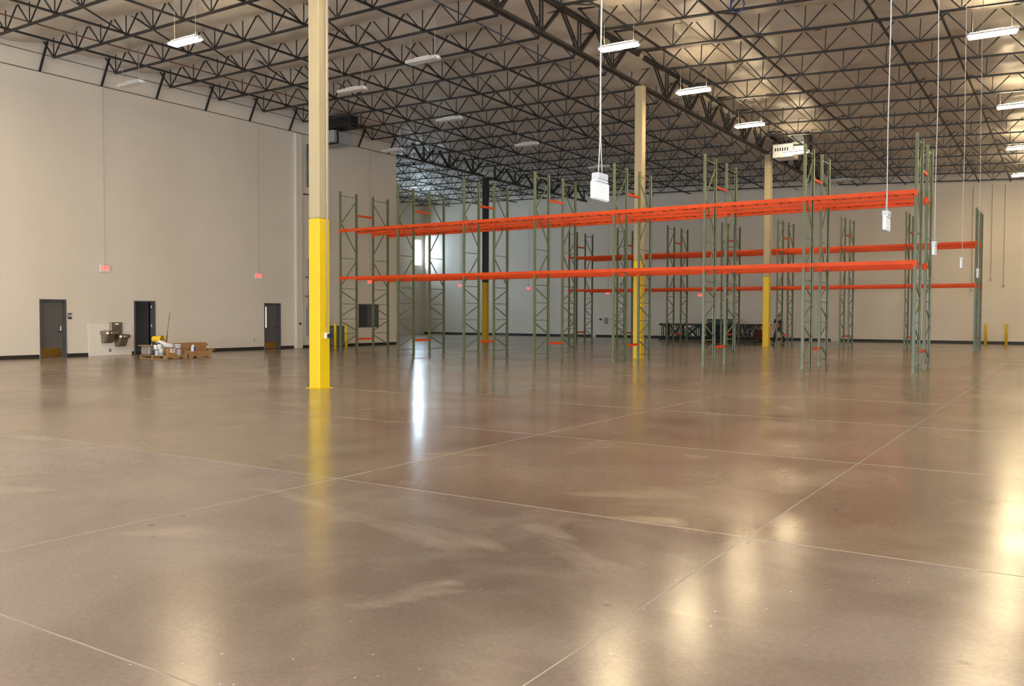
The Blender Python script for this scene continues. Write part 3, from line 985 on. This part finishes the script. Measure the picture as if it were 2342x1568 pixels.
# local x runs along the wall (world y), local -y comes out of the wall
def basin(xc, ztop, nm):
    m = MB()
    w, d = 0.235, 0.44
    vs = []
    for z, kx, dd in ((ztop - 0.46, 0.74, 0.20), (ztop - 0.42, 0.80, 0.25), (ztop - 0.15, 0.86, 0.36), (ztop - 0.14, 0.97, 0.43), (ztop - 0.12, 1.0, 0.46), (ztop - 0.04, 1.0, 0.46), (ztop, 0.94, 0.43)):
        a = w * kx
        vs += [(xc - a, 0, z), (xc + a, 0, z), (xc + a, -dd + 0.06, z), (xc + a - 0.06, -dd, z), (xc - a + 0.06, -dd, z), (xc - a, -dd + 0.06, z)]
    fs = [(5, 4, 3, 2, 1, 0)]
    for i in range(6):
        for j in range(6):
            k = (j + 1) % 6
            fs.append((i * 6 + j, i * 6 + k, i * 6 + 6 + k, i * 6 + 6 + j))
    # sunk bowl
    a = w * 0.80
    top = 36
    o = len(vs)
    vs += [(xc - a, -0.05, ztop), (xc + a, -0.05, ztop), (xc + a, -0.33, ztop), (xc + a - 0.05, -0.38, ztop), (xc - a + 0.05, -0.38, ztop), (xc - a, -0.33, ztop)]
    p = len(vs)
    vs += [(xc - a * 0.6, -0.10, ztop - 0.07), (xc + a * 0.6, -0.10, ztop - 0.07), (xc + a * 0.6, -0.28, ztop - 0.07), (xc + a * 0.5, -0.31, ztop - 0.07), (xc - a * 0.5, -0.31, ztop - 0.07), (xc - a * 0.6, -0.28, ztop - 0.07)]
    for j in range(6):
        k = (j + 1) % 6
        fs.append((top + j, top + k, o + k, o + j))
        fs.append((o + j, o + k, p + k, p + j))
    fs.append(tuple(range(p, p + 6)))
    m.add(vs, fs)
    b = m.build(nm, M_BRONZE, t)
    MB().tube([(xc - 0.13, -0.10, ztop - 0.02), (xc - 0.13, -0.10, ztop + 0.04), (xc - 0.10, -0.13, ztop + 0.06)], 0.014, 8).build('spout', M_CHROME, b, True)
    MB().cbox(xc - 0.07, xc + 0.07, -0.475, -0.455, ztop - 0.10, ztop - 0.045, 0.006).build('push_bar', M_CHROME, b)
basin(-0.27, 0.94, 'upper_basin')
basin(0.26, 0.80, 'lower_basin')
f = MB().cbox(-0.13, 0.34, -0.12, 0.0, 0.80, 1.26, 0.012).build('bottle_filler', M_BRONZE, t)
MB().cbox(-0.07, 0.28, -0.125, -0.118, 0.86, 1.12, 0.004).build('filler_alcove', mat('alcove_grey', (0.16, 0.14, 0.11), 0.35, 0.5), f)
MB().cbox(0.06, 0.17, -0.128, -0.121, 1.175, 1.205, 0.003).build('display', mat('blue_display', (0.1, 0.2, 0.5), 0.3, emit=(0.25, 0.55, 1.0), estr=0.9), f)
MB().cbox(0.02, 0.06, -0.128, -0.121, 1.175, 1.205, 0.003).build('indicator', mat('red_indicator', (0.6, 0.1, 0.08), 0.3, emit=(1, 0.15, 0.1), estr=0.5), f)
m = MB().lathe([(0.055, 0), (0.055, 0.012), (0.03, 0.02), (0.028, 0.05)], 16)
o = m.build('drain_cover', M_BRONZE, None, True)
o.location = (XL + 0.012, 19.38, 0.20); o.rotation_euler = (0, PI / 2, 0)
tag(o, 'round bronze drain cover low on the wall panel under the fountain', 'drain cover')

# outlets, electrical gear
def wall_box(name, y, z, w, h, d, m, label, cat):
    o = MB().cbox(0, d, -w / 2, w / 2, -h / 2, h / 2, 0.006).build(name, m)
    o.location = (XL, y, z)
    return tag(o, label, cat)
wall_box('wall_outlet', 26.29, 0.46, 0.075, 0.115, 0.02, M_GREYBOX, 'small outlet low on the left wall beside the narrow-windowed door', 'outlet')
o = wall_box('pull_station', 28.87, 1.15, 0.11, 0.09, 0.05, M_BLACK, 'small black box on the white wall pier', 'box')
o.location.x = XL + 0.16
t = thing('electrical_panel', 'tall grey electrical panel on the left wall, half hidden by the nearest column', 'electrical panel', (XL, 29.9, 0))
MB().cbox(0, 0.22, -0.48, 0.5, 0.56, 1.93, 0.01).build('cabinet', M_GALV, t)
MB().cbox(0.22, 0.235, -0.46, 0.48, 0.58, 1.91, 0.006).build('panel_door', M_DARKGREY, t)
for y in (-0.38, -0.26):
    MB().tube([(0.08, y, 1.93), (0.08, y, 4.2)], 0.03, 8).build('conduit', M_GALV, t, True)
for z in (2.45, 3.35):
    MB().bar((0.03, -0.55, z), (0.03, 0.1, z), 0.04, 0.04).build('strut_rail', M_STEEL2, t)
t = thing('vent_pipe', 'dark vertical pipe running down the left wall below the hooded heater', 'pipe', (XL + 0.12, 29.5, 7.6))
MB().tube([(0, 0, 0), (0, 0, 2.0)], 0.08, 10).build('pipe_run', mat('dark_pipe', (0.16, 0.145, 0.125), 0.5), t, True)
MB().bar((-0.08, -0.25, -0.35), (-0.08, 0.3, -0.35), 0.05, 0.05).build('strut_rail', M_STEEL2, t)
t = thing('transformer_cabinet', 'low dark grey floor cabinet at the left wall behind yellow bollards', 'cabinet', (XL + 0.3, 31.0, 0))
MB().cbox(-0.28, 0.25, -0.4, 0.4, 0.0, 0.98, 0.015).build('cabinet', mat('cabinet_grey', (0.11, 0.105, 0.098), 0.5), t)
MB().cbox(-0.29, 0.27, -0.42, 0.42, 0.98, 1.03, 0.01).build('lid', mat('cabinet_lid', (0.05, 0.05, 0.05), 0.5), t)

def bollard(x, y, label, grp):
    m = MB().lathe([(0.07, 0), (0.07, 1.13), (0.062, 1.155), (0.04, 1.17), (0.002, 1.175)], 14)
    t = thing('bollard', label, 'bollard', (x, y, 0), 0, grp)
    m.build('post', M_YEL, t, True)
    MB().lathe([(0.12, 0), (0.12, 0.008), (0.072, 0.012)], 14).build('base_ring', M_YEL, t)
for y, l in ((29.84, 'first yellow bollard right of the nearest column, in front of the grey cabinet'), (30.57, 'yellow bollard seen through the leftmost rack frame'), (31.31, 'yellow bollard beside the second post of the leftmost rack frame')):
    bollard(-29.25, y, l, 'bollards by the left wall')
bollard(-4.42, 56.95, 'yellow bollard by the back wall, just right of the rear rack end', 'bollards by the back wall')
bollard(-3.38, 56.95, 'yellow bollard by the back wall, last on the right', 'bollards by the back wall')

# drop conduits on the back wall
for x, z, l in ((-5.25, 3.1, 'thin conduit drop on the back wall behind the rear rack end tower'), (-4.27, 3.7, 'thin conduit drop on the back wall above the first right-hand bollard'), (-3.62, 3.33, 'thin conduit drop on the back wall, last on the right')):
    t = thing('conduit_drop', l, 'conduit', (x, YB - 0.05, z), 0, 'conduit drops on the back wall')
    MB().tube([(0, 0, 0.1), (0, 0, 9.2 - z)], 0.013, 6).build('conduit', mat('dim_conduit', (0.30, 0.25, 0.19), 0.5), t)
    MB().cbox(-0.05, 0.05, -0.03, 0.04, -0.04, 0.1, 0.01).build('junction_box', M_CABLEDIM, t)
# small call box and extinguisher on the back wall
t = thing('wall_phone', 'small dark call box on the back wall, left of the column within the near rack', 'call box', (-29.1, YB, 1.2))
MB().cbox(-0.12, 0.12, -0.1, 0, -0.22, 0.22, 0.02).build('box_body', M_GREYBOX, t)
MB().cbox(-0.55, -0.35, -0.06, 0, 0.05, 0.16, 0.02).build('bell', M_BLACK, t)

# ================================================================== PALLETS WITH SITE LEFTOVERS
def pallet(x, y, label):
    t = thing('wooden_pallet', label, 'pallet', (x, y, 0), 0, 'pallets by the left wall')
    w, d = 1.22, 1.02     # x, y
    for xx in (-w / 2, -0.022, w / 2 - 0.045):
        m = MB().box(xx, xx + 0.045, -d / 2, d / 2, 0.062, 0.107)
        for y_a, y_b in ((-d / 2, -d / 2 + 0.20), (-d / 2 + 0.34, d / 2 - 0.34), (d / 2 - 0.20, d / 2)):
            m.box(xx, xx + 0.045, y_a, y_b, 0.018, 0.062)
        m.build('stringer', M_WOOD, t)
    for k in range(7):
        yy = -d / 2 + k * (d - 0.12) / 6
        MB().box(-w / 2, w / 2, yy, yy + 0.12, 0.107, 0.125).build('top_board', M_WOOD, t)
    for k in range(3):
        yy = -d / 2 + k * (d - 0.14) / 2
        MB().box(-w / 2, w / 2, yy, yy + 0.14, 0.0, 0.018).build('bottom_board', M_WOOD, t)
    return t
HC = Vector((-26.6, 18.8, 0))
HR = math.radians(5)
HX = Vector((math.cos(HR), math.sin(HR), 0)); HY = Vector((-math.sin(HR), math.cos(HR), 0))
def hp(s_, t_, z=0.0):
    """heap position: s_ back from the near corner along the left face, t_ along the right face"""
    p = HC - HX * s_ + HY * t_
    return (p.x, p.y, z)
ZP = 0.127
for t_, lab in ((0.52, 'wooden pallet by the open doorway, under paint cans and the bucket'), (1.62, 'wooden pallet next to the first, under the big open cartons')):
    p = pallet(0, 0, lab)
    p.location = hp(0.61, t_)
    p.rotation_euler.z = HR
def open_carton(name, label, s_, t_, z, w, d, h, m=M_CARD, flaps=()):
    t = thing(name, label, 'cardboard box', hp(s_, t_, z), HR)
    b = MB()
    th = 0.012
    b.box(-w / 2, w / 2, -d / 2, d / 2, 0, th)
    b.box(-w / 2, -w / 2 + th, -d / 2, d / 2, th, h)
    b.box(w / 2 - th, w / 2, -d / 2, d / 2, th, h)
    b.box(-w / 2 + th, w / 2 - th, -d / 2, -d / 2 + th, th, h)
    b.box(-w / 2 + th, w / 2 - th, d / 2 - th, d / 2, th, h)
    b.build('carton', m, t)
    for side, ang, ln in flaps:
        ca, sa = math.cos(ang) * ln, math.sin(ang) * ln
        if side == 'x+':
            MB().bar((w / 2, 0, h), (w / 2 + ca, 0, h + sa), d * 0.96, 0.01, (0, 0, 1)).build('flap', m, t)
        elif side == 'y+':
            MB().bar((0, d / 2, h), (0, d / 2 + ca, h + sa), w * 0.96, 0.01).build('flap', m, t)
        else:
            MB().bar((0, -d / 2, h), (0, -d / 2 - ca, h + sa), w * 0.96, 0.01).build('flap', m, t)
    return t
def put(o, s_, t_, z, label, cat, rot=0.0):
    o.location = hp(s_, t_, z)
    o.rotation_euler.z = HR + rot
    return tag(o, label, cat)
open_carton('cardboard_tray', 'long shallow cardboard tray along the front of the right pallet', 0.16, 1.56, ZP, 0.31, 1.26, 0.11, flaps=(('y+', 0.3, 0.14),))
open_carton('cardboard_carton', 'large open cardboard carton at the right end, with a pale sheet on top', 0.57, 1.66, ZP, 0.44, 1.12, 0.40, flaps=(('y+', -0.9, 0.12),))
o = MB().add([(-0.25, -0.50, 0.0), (0.24, -0.46, 0.012), (0.20, 0.14, 0.03), (-0.22, 0.26, 0.01), (-0.25, -0.50, -0.012), (0.24, -0.46, 0.0), (0.20, 0.14, 0.018), (-0.22, 0.26, -0.002)], [(0, 1, 2, 3), (7, 6, 5, 4), (0, 4, 5, 1), (1, 5, 6, 2), (2, 6, 7, 3), (3, 7, 4, 0)]).build('packing_sheet', mat('cream_sheet', (0.72, 0.66, 0.52), 0.7))
put(o, 0.57, 1.62, ZP + 0.45, 'pale cream packing sheet lying across the large open carton', 'sheet')
o.rotation_euler.y = 0.17
m = MB().lathe([(0.002, 0), (0.07, 0.005), (0.085, 0.08), (0.075, 0.22), (0.05, 0.30), (0.02, 0.33), (0.002, 0.335)], 10)
o = m.build('plastic_bag', mat('white_bag', (0.78, 0.76, 0.76), 0.4), None, True)
put(o, 0.16, 1.42, ZP + 0.013, 'white plastic bag with a blue stripe standing in the tray', 'bag')
MB().box(0.062, 0.082, -0.03, 0.035, 0.10, 0.26).build('blue_stripe', mat('blue_print', (0.06, 0.10, 0.5), 0.5), o)
for k, (t_, cc_) in enumerate(((1.06, (0.72, 0.25, 0.18)), (1.23, (0.70, 0.66, 0.60)))):
    o = MB().tube([(-0.10, 0, 0), (0.10, 0, 0)], 0.05, 12).build('packet_roll', mat('roll_%d' % k, cc_, 0.6), None, True)
    put(o, 0.16, t_, ZP + 0.064, ('red' if k == 0 else 'pale') + ' rolled packet lying in the cardboard tray', 'roll')
o = MB().cbox(-0.22, 0.22, -0.17, 0.17, 0, 0.31, 0.03).build('wrapped_carton', mat('grey_film', (0.25, 0.22, 0.20), 0.25))
put(o, 1.07, 0.26, ZP, 'grey film-wrapped carton at the left end of the left pallet', 'box')
o = MB().cbox(-0.28, 0.25, -0.22, 0.20, 0, 0.03, 0.004).build('cardboard_sheet', M_CARD)
put(o, 1.09, 0.26, ZP + 0.312, 'flat brown cardboard sheet lying on the wrapped carton', 'cardboard', 0.06)
def can(s_, t_, r, h, m, label, band=None, name='paint_can', cat='can'):
    t = thing(name, label, cat, hp(s_, t_, ZP), HR)
    MB().lathe([(r, 0), (r, h - 0.012), (r * 1.03, h - 0.01), (r * 1.03, h), (r * 0.9, h), (r * 0.88, h - 0.012)], 18).build('body', m, t, True)
    if band:
        MB().lathe([(r * 1.012, h * band[0]), (r * 1.012, h * band[1])], 18).build('label_band', band[2], t, True)
    return t
M_CANW = mat('can_white', (0.80, 0.80, 0.78), 0.35)
can(0.44, 0.09, 0.082, 0.22, M_CANW, 'white paint can with a green rim at the front left of the pallet', (0.80, 0.93, mat('green_label', (0.03, 0.22, 0.12), 0.5)))
can(0.24, 0.09, 0.075, 0.24, M_CANW, 'white paint can with a grey-teal side, second at the front of the pallet', (0.1, 0.5, mat('teal_label', (0.30, 0.42, 0.44), 0.5)))
can(0.72, 0.27, 0.075, 0.40, mat('dark_navy', (0.03, 0.035, 0.08), 0.4), 'tall dark can with a white label, left of two behind the front cans', (0.45, 0.9, M_CANW))
can(0.52, 0.28, 0.085, 0.42, mat('dark_navy2', (0.035, 0.035, 0.06), 0.4), 'tall dark can with a broad white label, right of two behind the front cans', (0.52, 0.93, M_CANW))
t = can(0.19, 0.75, 0.14, 0.38, M_CANW, 'white five-gallon bucket with a magenta stripe at the middle of the pallets', (0.55, 0.63, mat('magenta_print', (0.40, 0.03, 0.16), 0.5)), 'plastic_bucket', 'bucket')
MB().tube([(0, -0.145, 0.33), (0.12, -0.10, 0.22), (0.15, 0, 0.18), (0.12, 0.10, 0.22), (0, 0.145, 0.33)], 0.004, 6).build('handle', M_GALV, t, True)
t = open_carton('cardboard_box', 'small cardboard box with a white label, between the cans and the bucket', 0.22, 0.41, ZP, 0.34, 0.32, 0.24)
MB().box(0.170, 0.176, -0.11, 0.11, 0.09, 0.22).build('paper_label', M_CANW, t)
MB().box(0.175, 0.178, -0.02, 0.04, 0.14, 0.19).build('label_print', M_RED, t)
sk = MB()
pts = [hp(0.40, 0.06, 0.64), hp(0.32, 0.18, 0.585), hp(0.25, 0.34, 0.475), hp(0.20, 0.46, 0.455), hp(0.15, 0.54, 0.44)]
fine_pts = [Vector(pts[i]).lerp(Vector(pts[i + 1]), k / 4) for i in range(4) for k in range(4)] + [Vector(pts[4])]
rads = np.interp(np.linspace(0, 4, 17), range(5), [0.03, 0.06, 0.085, 0.078, 0.03])
sk.tube(fine_pts, [float(r_) for r_ in rads], 16)
sk.v = [(x + random.uniform(-.009, .009), y + random.uniform(-.009, .009), z + random.uniform(-.008, .008)) for x, y, z in sk.v]
o = sk.build('white_sack', mat('sack_white', (0.80, 0.77, 0.73), 0.6), None, True)
tag(o, 'crumpled white sack lying over the small box, beside the cans', 'sack')
t = thing('mop_bucket', 'yellow plastic bucket lying on top of the heap', 'bucket', hp(0.64, 0.28, 0.687), HR + 0.25)
o = MB().lathe([(0.002, 0), (0.098, 0), (0.104, 0.008), (0.124, 0.345), (0.135, 0.347), (0.135, 0.372), (0.119, 0.372), (0.094, 0.02), (0.002, 0.02)], 28).build('body', mat('bucket_yellow', (0.78, 0.50, 0.01), 0.4), t)
o.rotation_euler = (0, PI / 2, 0); o.location = (-0.18, 0, 0)
MB().tube([(0.19, -0.13, 0.0), (0.26, -0.05, 0.0), (0.26, 0.05, 0.0), (0.19, 0.13, 0.0)], 0.008, 6).build('handle', M_BLACK, t, True)
o = MB().tube([hp(0.66, 0.58, ZP), hp(0.62, 0.80, 1.62)], 0.013, 8).build('broom_handle', mat('broom_wood', (0.30, 0.13, 0.05), 0.5), None, True)
tag(o, 'long brown broom handle leaning up out of the heap', 'handle')
o = MB().tube([hp(0.52, 0.56, ZP), hp(0.52, 0.56, 0.60), hp(0.52, 0.60, 0.76), hp(0.52, 0.60, 0.84), hp(0.52, 0.575, 0.93)], 0.013, 8).build('pry_bar', mat('pry_red', (0.22, 0.045, 0.03), 0.4), None, True)
tag(o, 'dark red bent pry bar standing in the heap behind the sack', 'pry bar')
o = MB().tube([hp(0.50, 0.75, ZP), hp(0.66, 0.50, 0.82)], 0.011, 6).build('metal_rod', M_STEEL2, None, True)
tag(o, 'short dark rod sticking up behind the yellow bucket', 'rod')

# ================================================================== RED STACKER BEHIND THE REAR COLUMN
t = thing('pallet_truck', 'red electric pallet truck half hidden behind the yellow-footed rear column', 'pallet truck', (-16.40, 53.65, 0), PI / 2)
MB().cbox(-0.55, 0.35, -0.35, 0.35, 0.06, 0.42, 0.05).build('chassis', M_RED, t)
MB().cbox(-0.5, 0.3, -0.32, 0.32, 0.42, 0.74, 0.06).build('motor_cover', M_RED, t)
MB().cbox(0.0, 0.22, -0.26, -0.02, 0.74, 0.98, 0.04).build('mast', M_RED, t)
b = MB().bar((0.05, -0.1, 0.95), (0.05, -0.14, 1.16), 0.06, 0.06).bar((-0.05, -0.14, 1.16), (0.17, -0.14, 1.16), 0.05, 0.07).build('tiller_head', mat('tiller_grey', (0.3, 0.32, 0.28), 0.5), t)
for y in (-0.25, 0.15):
    MB().cbox(0.35, 1.3, y, y + 0.15, 0.06, 0.13, 0.02).build('fork', M_RED, t)
for x in (-0.4, 0.2):
    for y in (-0.36, 0.29):
        MB().tube([(x, y, 0.07), (x, y + 0.07, 0.07)], 0.07, 14).build('wheel', M_BLACK, t, True)

# ================================================================== PERSON
def skin_chain(joints, edges, name, m, parent, root=0, levels=2):
    me = bpy.data.meshes.new(name)
    me.from_pydata([j[0] for j in joints], edges, [])
    o = link(name, me, parent)
    sk = o.modifiers.new('skin', 'SKIN')
    for i, j in enumerate(joints):
        r = j[1]
        me.skin_vertices[0].data[i].radius = r if isinstance(r, tuple) else (r, r)
    me.skin_vertices[0].data[root].use_root = True
    sk.use_smooth_shade = True
    if levels:
        sb = o.modifiers.new('sub', 'SUBSURF')
        sb.levels = levels; sb.render_levels = levels
    if m: me.materials.append(m)
    return o
M_SKIN = mat('skin', (0.45, 0.25, 0.17), 0.55)
M_NAVY = mat('navy_shirt', (0.012, 0.014, 0.022), 0.8)
M_JEANS = noisy('dark_trousers', (0.022, 0.026, 0.042), (0.016, 0.02, 0.034), 6, 0.85)
M_HIVIS = mat('orange_vest', (0.55, 0.13, 0.03), 0.7)
M_HAIR = mat('brown_hair', (0.10, 0.06, 0.02), 0.8)
M_BOOT = mat('brown_boot', (0.10, 0.03, 0.018), 0.6)
# local frame: x to the picture's right, -y toward the camera; stride along x
person = thing('person', 'person in navy shirt and orange vest striding among the rear rack posts, arm out', 'person', (-13.70, 47.90, 0), YAW)
body_j = [((0.0, 0, 0.90), (0.135, 0.105)),        # 0 pelvis
          ((0.0, 0, 1.06), (0.125, 0.095)),        # 1 waist
          ((0.0, 0, 1.24), (0.155, 0.105)),        # 2 chest
          ((0.005, 0, 1.37), (0.13, 0.085)),       # 3 upper chest
          ((0.02, 0, 1.45), 0.055),                # 4 neck
          ((0.035, -0.0, 1.53), (0.07, 0.078)),    # 5 head low
          ((0.035, -0.0, 1.62), (0.072, 0.085)),   # 6 head
          ((0.03, 0, 1.675), (0.05, 0.06)),        # 7 crown
          ((-0.17, 0.0, 1.38), 0.062),             # 8 shoulder L (picture left)
          ((-0.25, -0.04, 1.14), 0.047),           # 9 elbow
          ((-0.29, -0.14, 0.93), 0.034),           # 10 wrist
          ((0.18, 0.0, 1.38), 0.062),              # 11 shoulder R
          ((0.21, 0.06, 1.12), 0.047),             # 12 elbow
          ((0.19, -0.06, 0.92), 0.034),            # 13 wrist
          ((-0.09, 0, 0.84), 0.095),               # 14 hip
          ((-0.20, -0.02, 0.48), 0.068),           # 15 knee
          ((-0.27, 0.0, 0.09), 0.045),             # 16 ankle
          ((-0.33, -0.10, 0.045), 0.04),           # 17 toe
          ((0.10, 0, 0.84), 0.095),                # 18 hip
          ((0.25, -0.02, 0.50), 0.068),            # 19 knee
          ((0.31, 0.05, 0.10), 0.045),             # 20 ankle
          ((0.25, -0.06, 0.045), 0.04)]            # 21 toe
be = [(0, 1), (1, 2), (2, 3), (3, 4), (4, 5), (5, 6), (6, 7), (3, 8), (8, 9), (9, 10), (3, 11), (11, 12), (12, 13), (0, 14), (14, 15), (15, 16), (16, 17), (0, 18), (18, 19), (19, 20), (20, 21)]
body = skin_chain(body_j, be, 'body', M_SKIN, person, 0, 2)
def scaled(ids, k):
    out = []
    for i in ids:
        p, r = body_j[i]
        r = r if isinstance(r, tuple) else (r, r)
        out.append((p, (r[0] * k + 0.006, r[1] * k + 0.006)))
    return out
sh = [((0.0, 0, 0.83), (0.152, 0.125)), ((0.0, 0, 1.06), (0.142, 0.11)), ((0.0, 0, 1.24), (0.168, 0.118)), ((0.005, 0, 1.38), (0.145, 0.096)),
      ((0.012, 0, 1.445), (0.072, 0.072)), ((-0.17, 0.0, 1.38), 0.073), ((-0.245, -0.035, 1.16), 0.058), ((0.18, 0.0, 1.38), 0.073), ((0.21, 0.055, 1.14), 0.058)]
skin_chain(sh, [(0, 1), (1, 2), (2, 3), (3, 4), (3, 5), (5, 6), (3, 7), (7, 8)], 'shirt', M_NAVY, person, 1, 2)
tr = scaled([0, 14, 15, 16, 18, 19, 20], 1.08)
tr.append(((0.0, 0, 1.02), (0.140, 0.108)))
skin_chain(tr, [(0, 1), (1, 2), (2, 3), (0, 4), (4, 5), (5, 6), (0, 7)], 'trousers', M_JEANS, person, 0, 2)
for a, b in ((16, 17), (20, 21)):
    p, q = Vector(body_j[a][0]), Vector(body_j[b][0])
    skin_chain([((p.x, p.y, 0.12), 0.055), ((p.x, p.y + 0.01, 0.05), 0.05), ((q.x, q.y, 0.042), (0.045, 0.042)), ((q.x + (q.x - p.x) * 0.3, q.y - 0.04, 0.035), 0.033)], [(0, 1), (1, 2), (2, 3)], 'boot', M_BOOT, person, 1, 2)
# vest panel across the front and a waist band
skin_chain([((-0.055, -0.06, 1.26), (0.065, 0.095)), ((-0.05, -0.06, 1.10), (0.07, 0.095)), ((-0.05, -0.06, 0.94), (0.07, 0.10))], [(0, 1), (1, 2)], 'tool_vest', M_HIVIS, person, 1, 1)
# hair, face
m = MB()
hv = []
for i in range(7):
    th = PI * 0.5 * i / 6
    for k in range(14):
        a = 2 * PI * k / 14
        front = max(0.0, math.cos(a - 0.0))
        hv.append((0.030 + 0.089 * math.cos(th) * math.cos(a) - 0.010, 0.098 * math.cos(th) * math.sin(a) + 0.012, 1.60 + 0.05 * front * math.cos(th) - (1 - front) * 0.045 * math.cos(th) + 0.112 * math.sin(th)))
hf = [(i * 14 + k, i * 14 + (k + 1) % 14, i * 14 + 14 + (k + 1) % 14, i * 14 + 14 + k) for i in range(6) for k in range(14)]
m.add(hv, hf).build('hair', M_HAIR, person, True)
MB().tube([(0.105, -0.02, 1.615), (0.125, -0.022, 1.585), (0.108, -0.02, 1.575)], [0.008, 0.013, 0.008], 8).build('nose', M_SKIN, person, True)
for y in (-0.052, 0.012):
    MB().lathe([(0.002, -0.008), (0.008, -0.004), (0.008, 0.004), (0.002, 0.008)], 8, (0.098, y, 1.615)).build('eye', M_BLACK, person, True)
MB().bar((0.103, -0.045, 1.545), (0.103, 0.005, 1.545), 0.01, 0.008).build('mouth', mat('lips', (0.35, 0.12, 0.09), 0.5), person)
MB().lathe([(0.003, -0.03), (0.014, -0.015), (0.014, 0.02), (0.004, 0.032)], 8, (0.035, -0.088, 1.60)).build('ear', M_SKIN, person, True)
# hands: palm and five fingers each
for wi, d in ((10, Vector((-0.55, -0.45, -0.55))), (13, Vector((-0.15, -0.35, -0.9)))):
    p = Vector(body_j[wi][0]); d.normalize()
    s = d.cross(Vector((0, 1, 0))).normalized()
    n = s.cross(d)
    J = [(tuple(p), 0.030), (tuple(p + d * 0.05), (0.038, 0.022)), (tuple(p + d * 0.09), (0.038, 0.020))]
    E = [(0, 1), (1, 2)]
    hnd = skin_chain(J, E, 'hand', M_SKIN, person, 0, 1)
    for k, L_ in enumerate((0.062, 0.074, 0.070, 0.055)):
        o_ = s * (-0.027 + 0.018 * k)
        q = p + d * 0.085 + o_
        skin_chain([(tuple(q), 0.0095), (tuple(q + d * L_ * 0.5 + n * 0.006), 0.009), (tuple(q + d * L_ * 0.9 + n * 0.024), 0.0075)], [(0, 1), (1, 2)], 'finger', M_SKIN, hnd, 0, 1)
    q = p + d * 0.035 - s * 0.03
    skin_chain([(tuple(q), 0.011), (tuple(q - s * 0.022 + d * 0.03), 0.010), (tuple(q - s * 0.026 + d * 0.06 + n * 0.01), 0.008)], [(0, 1), (1, 2)], 'thumb', M_SKIN, hnd, 0, 1)
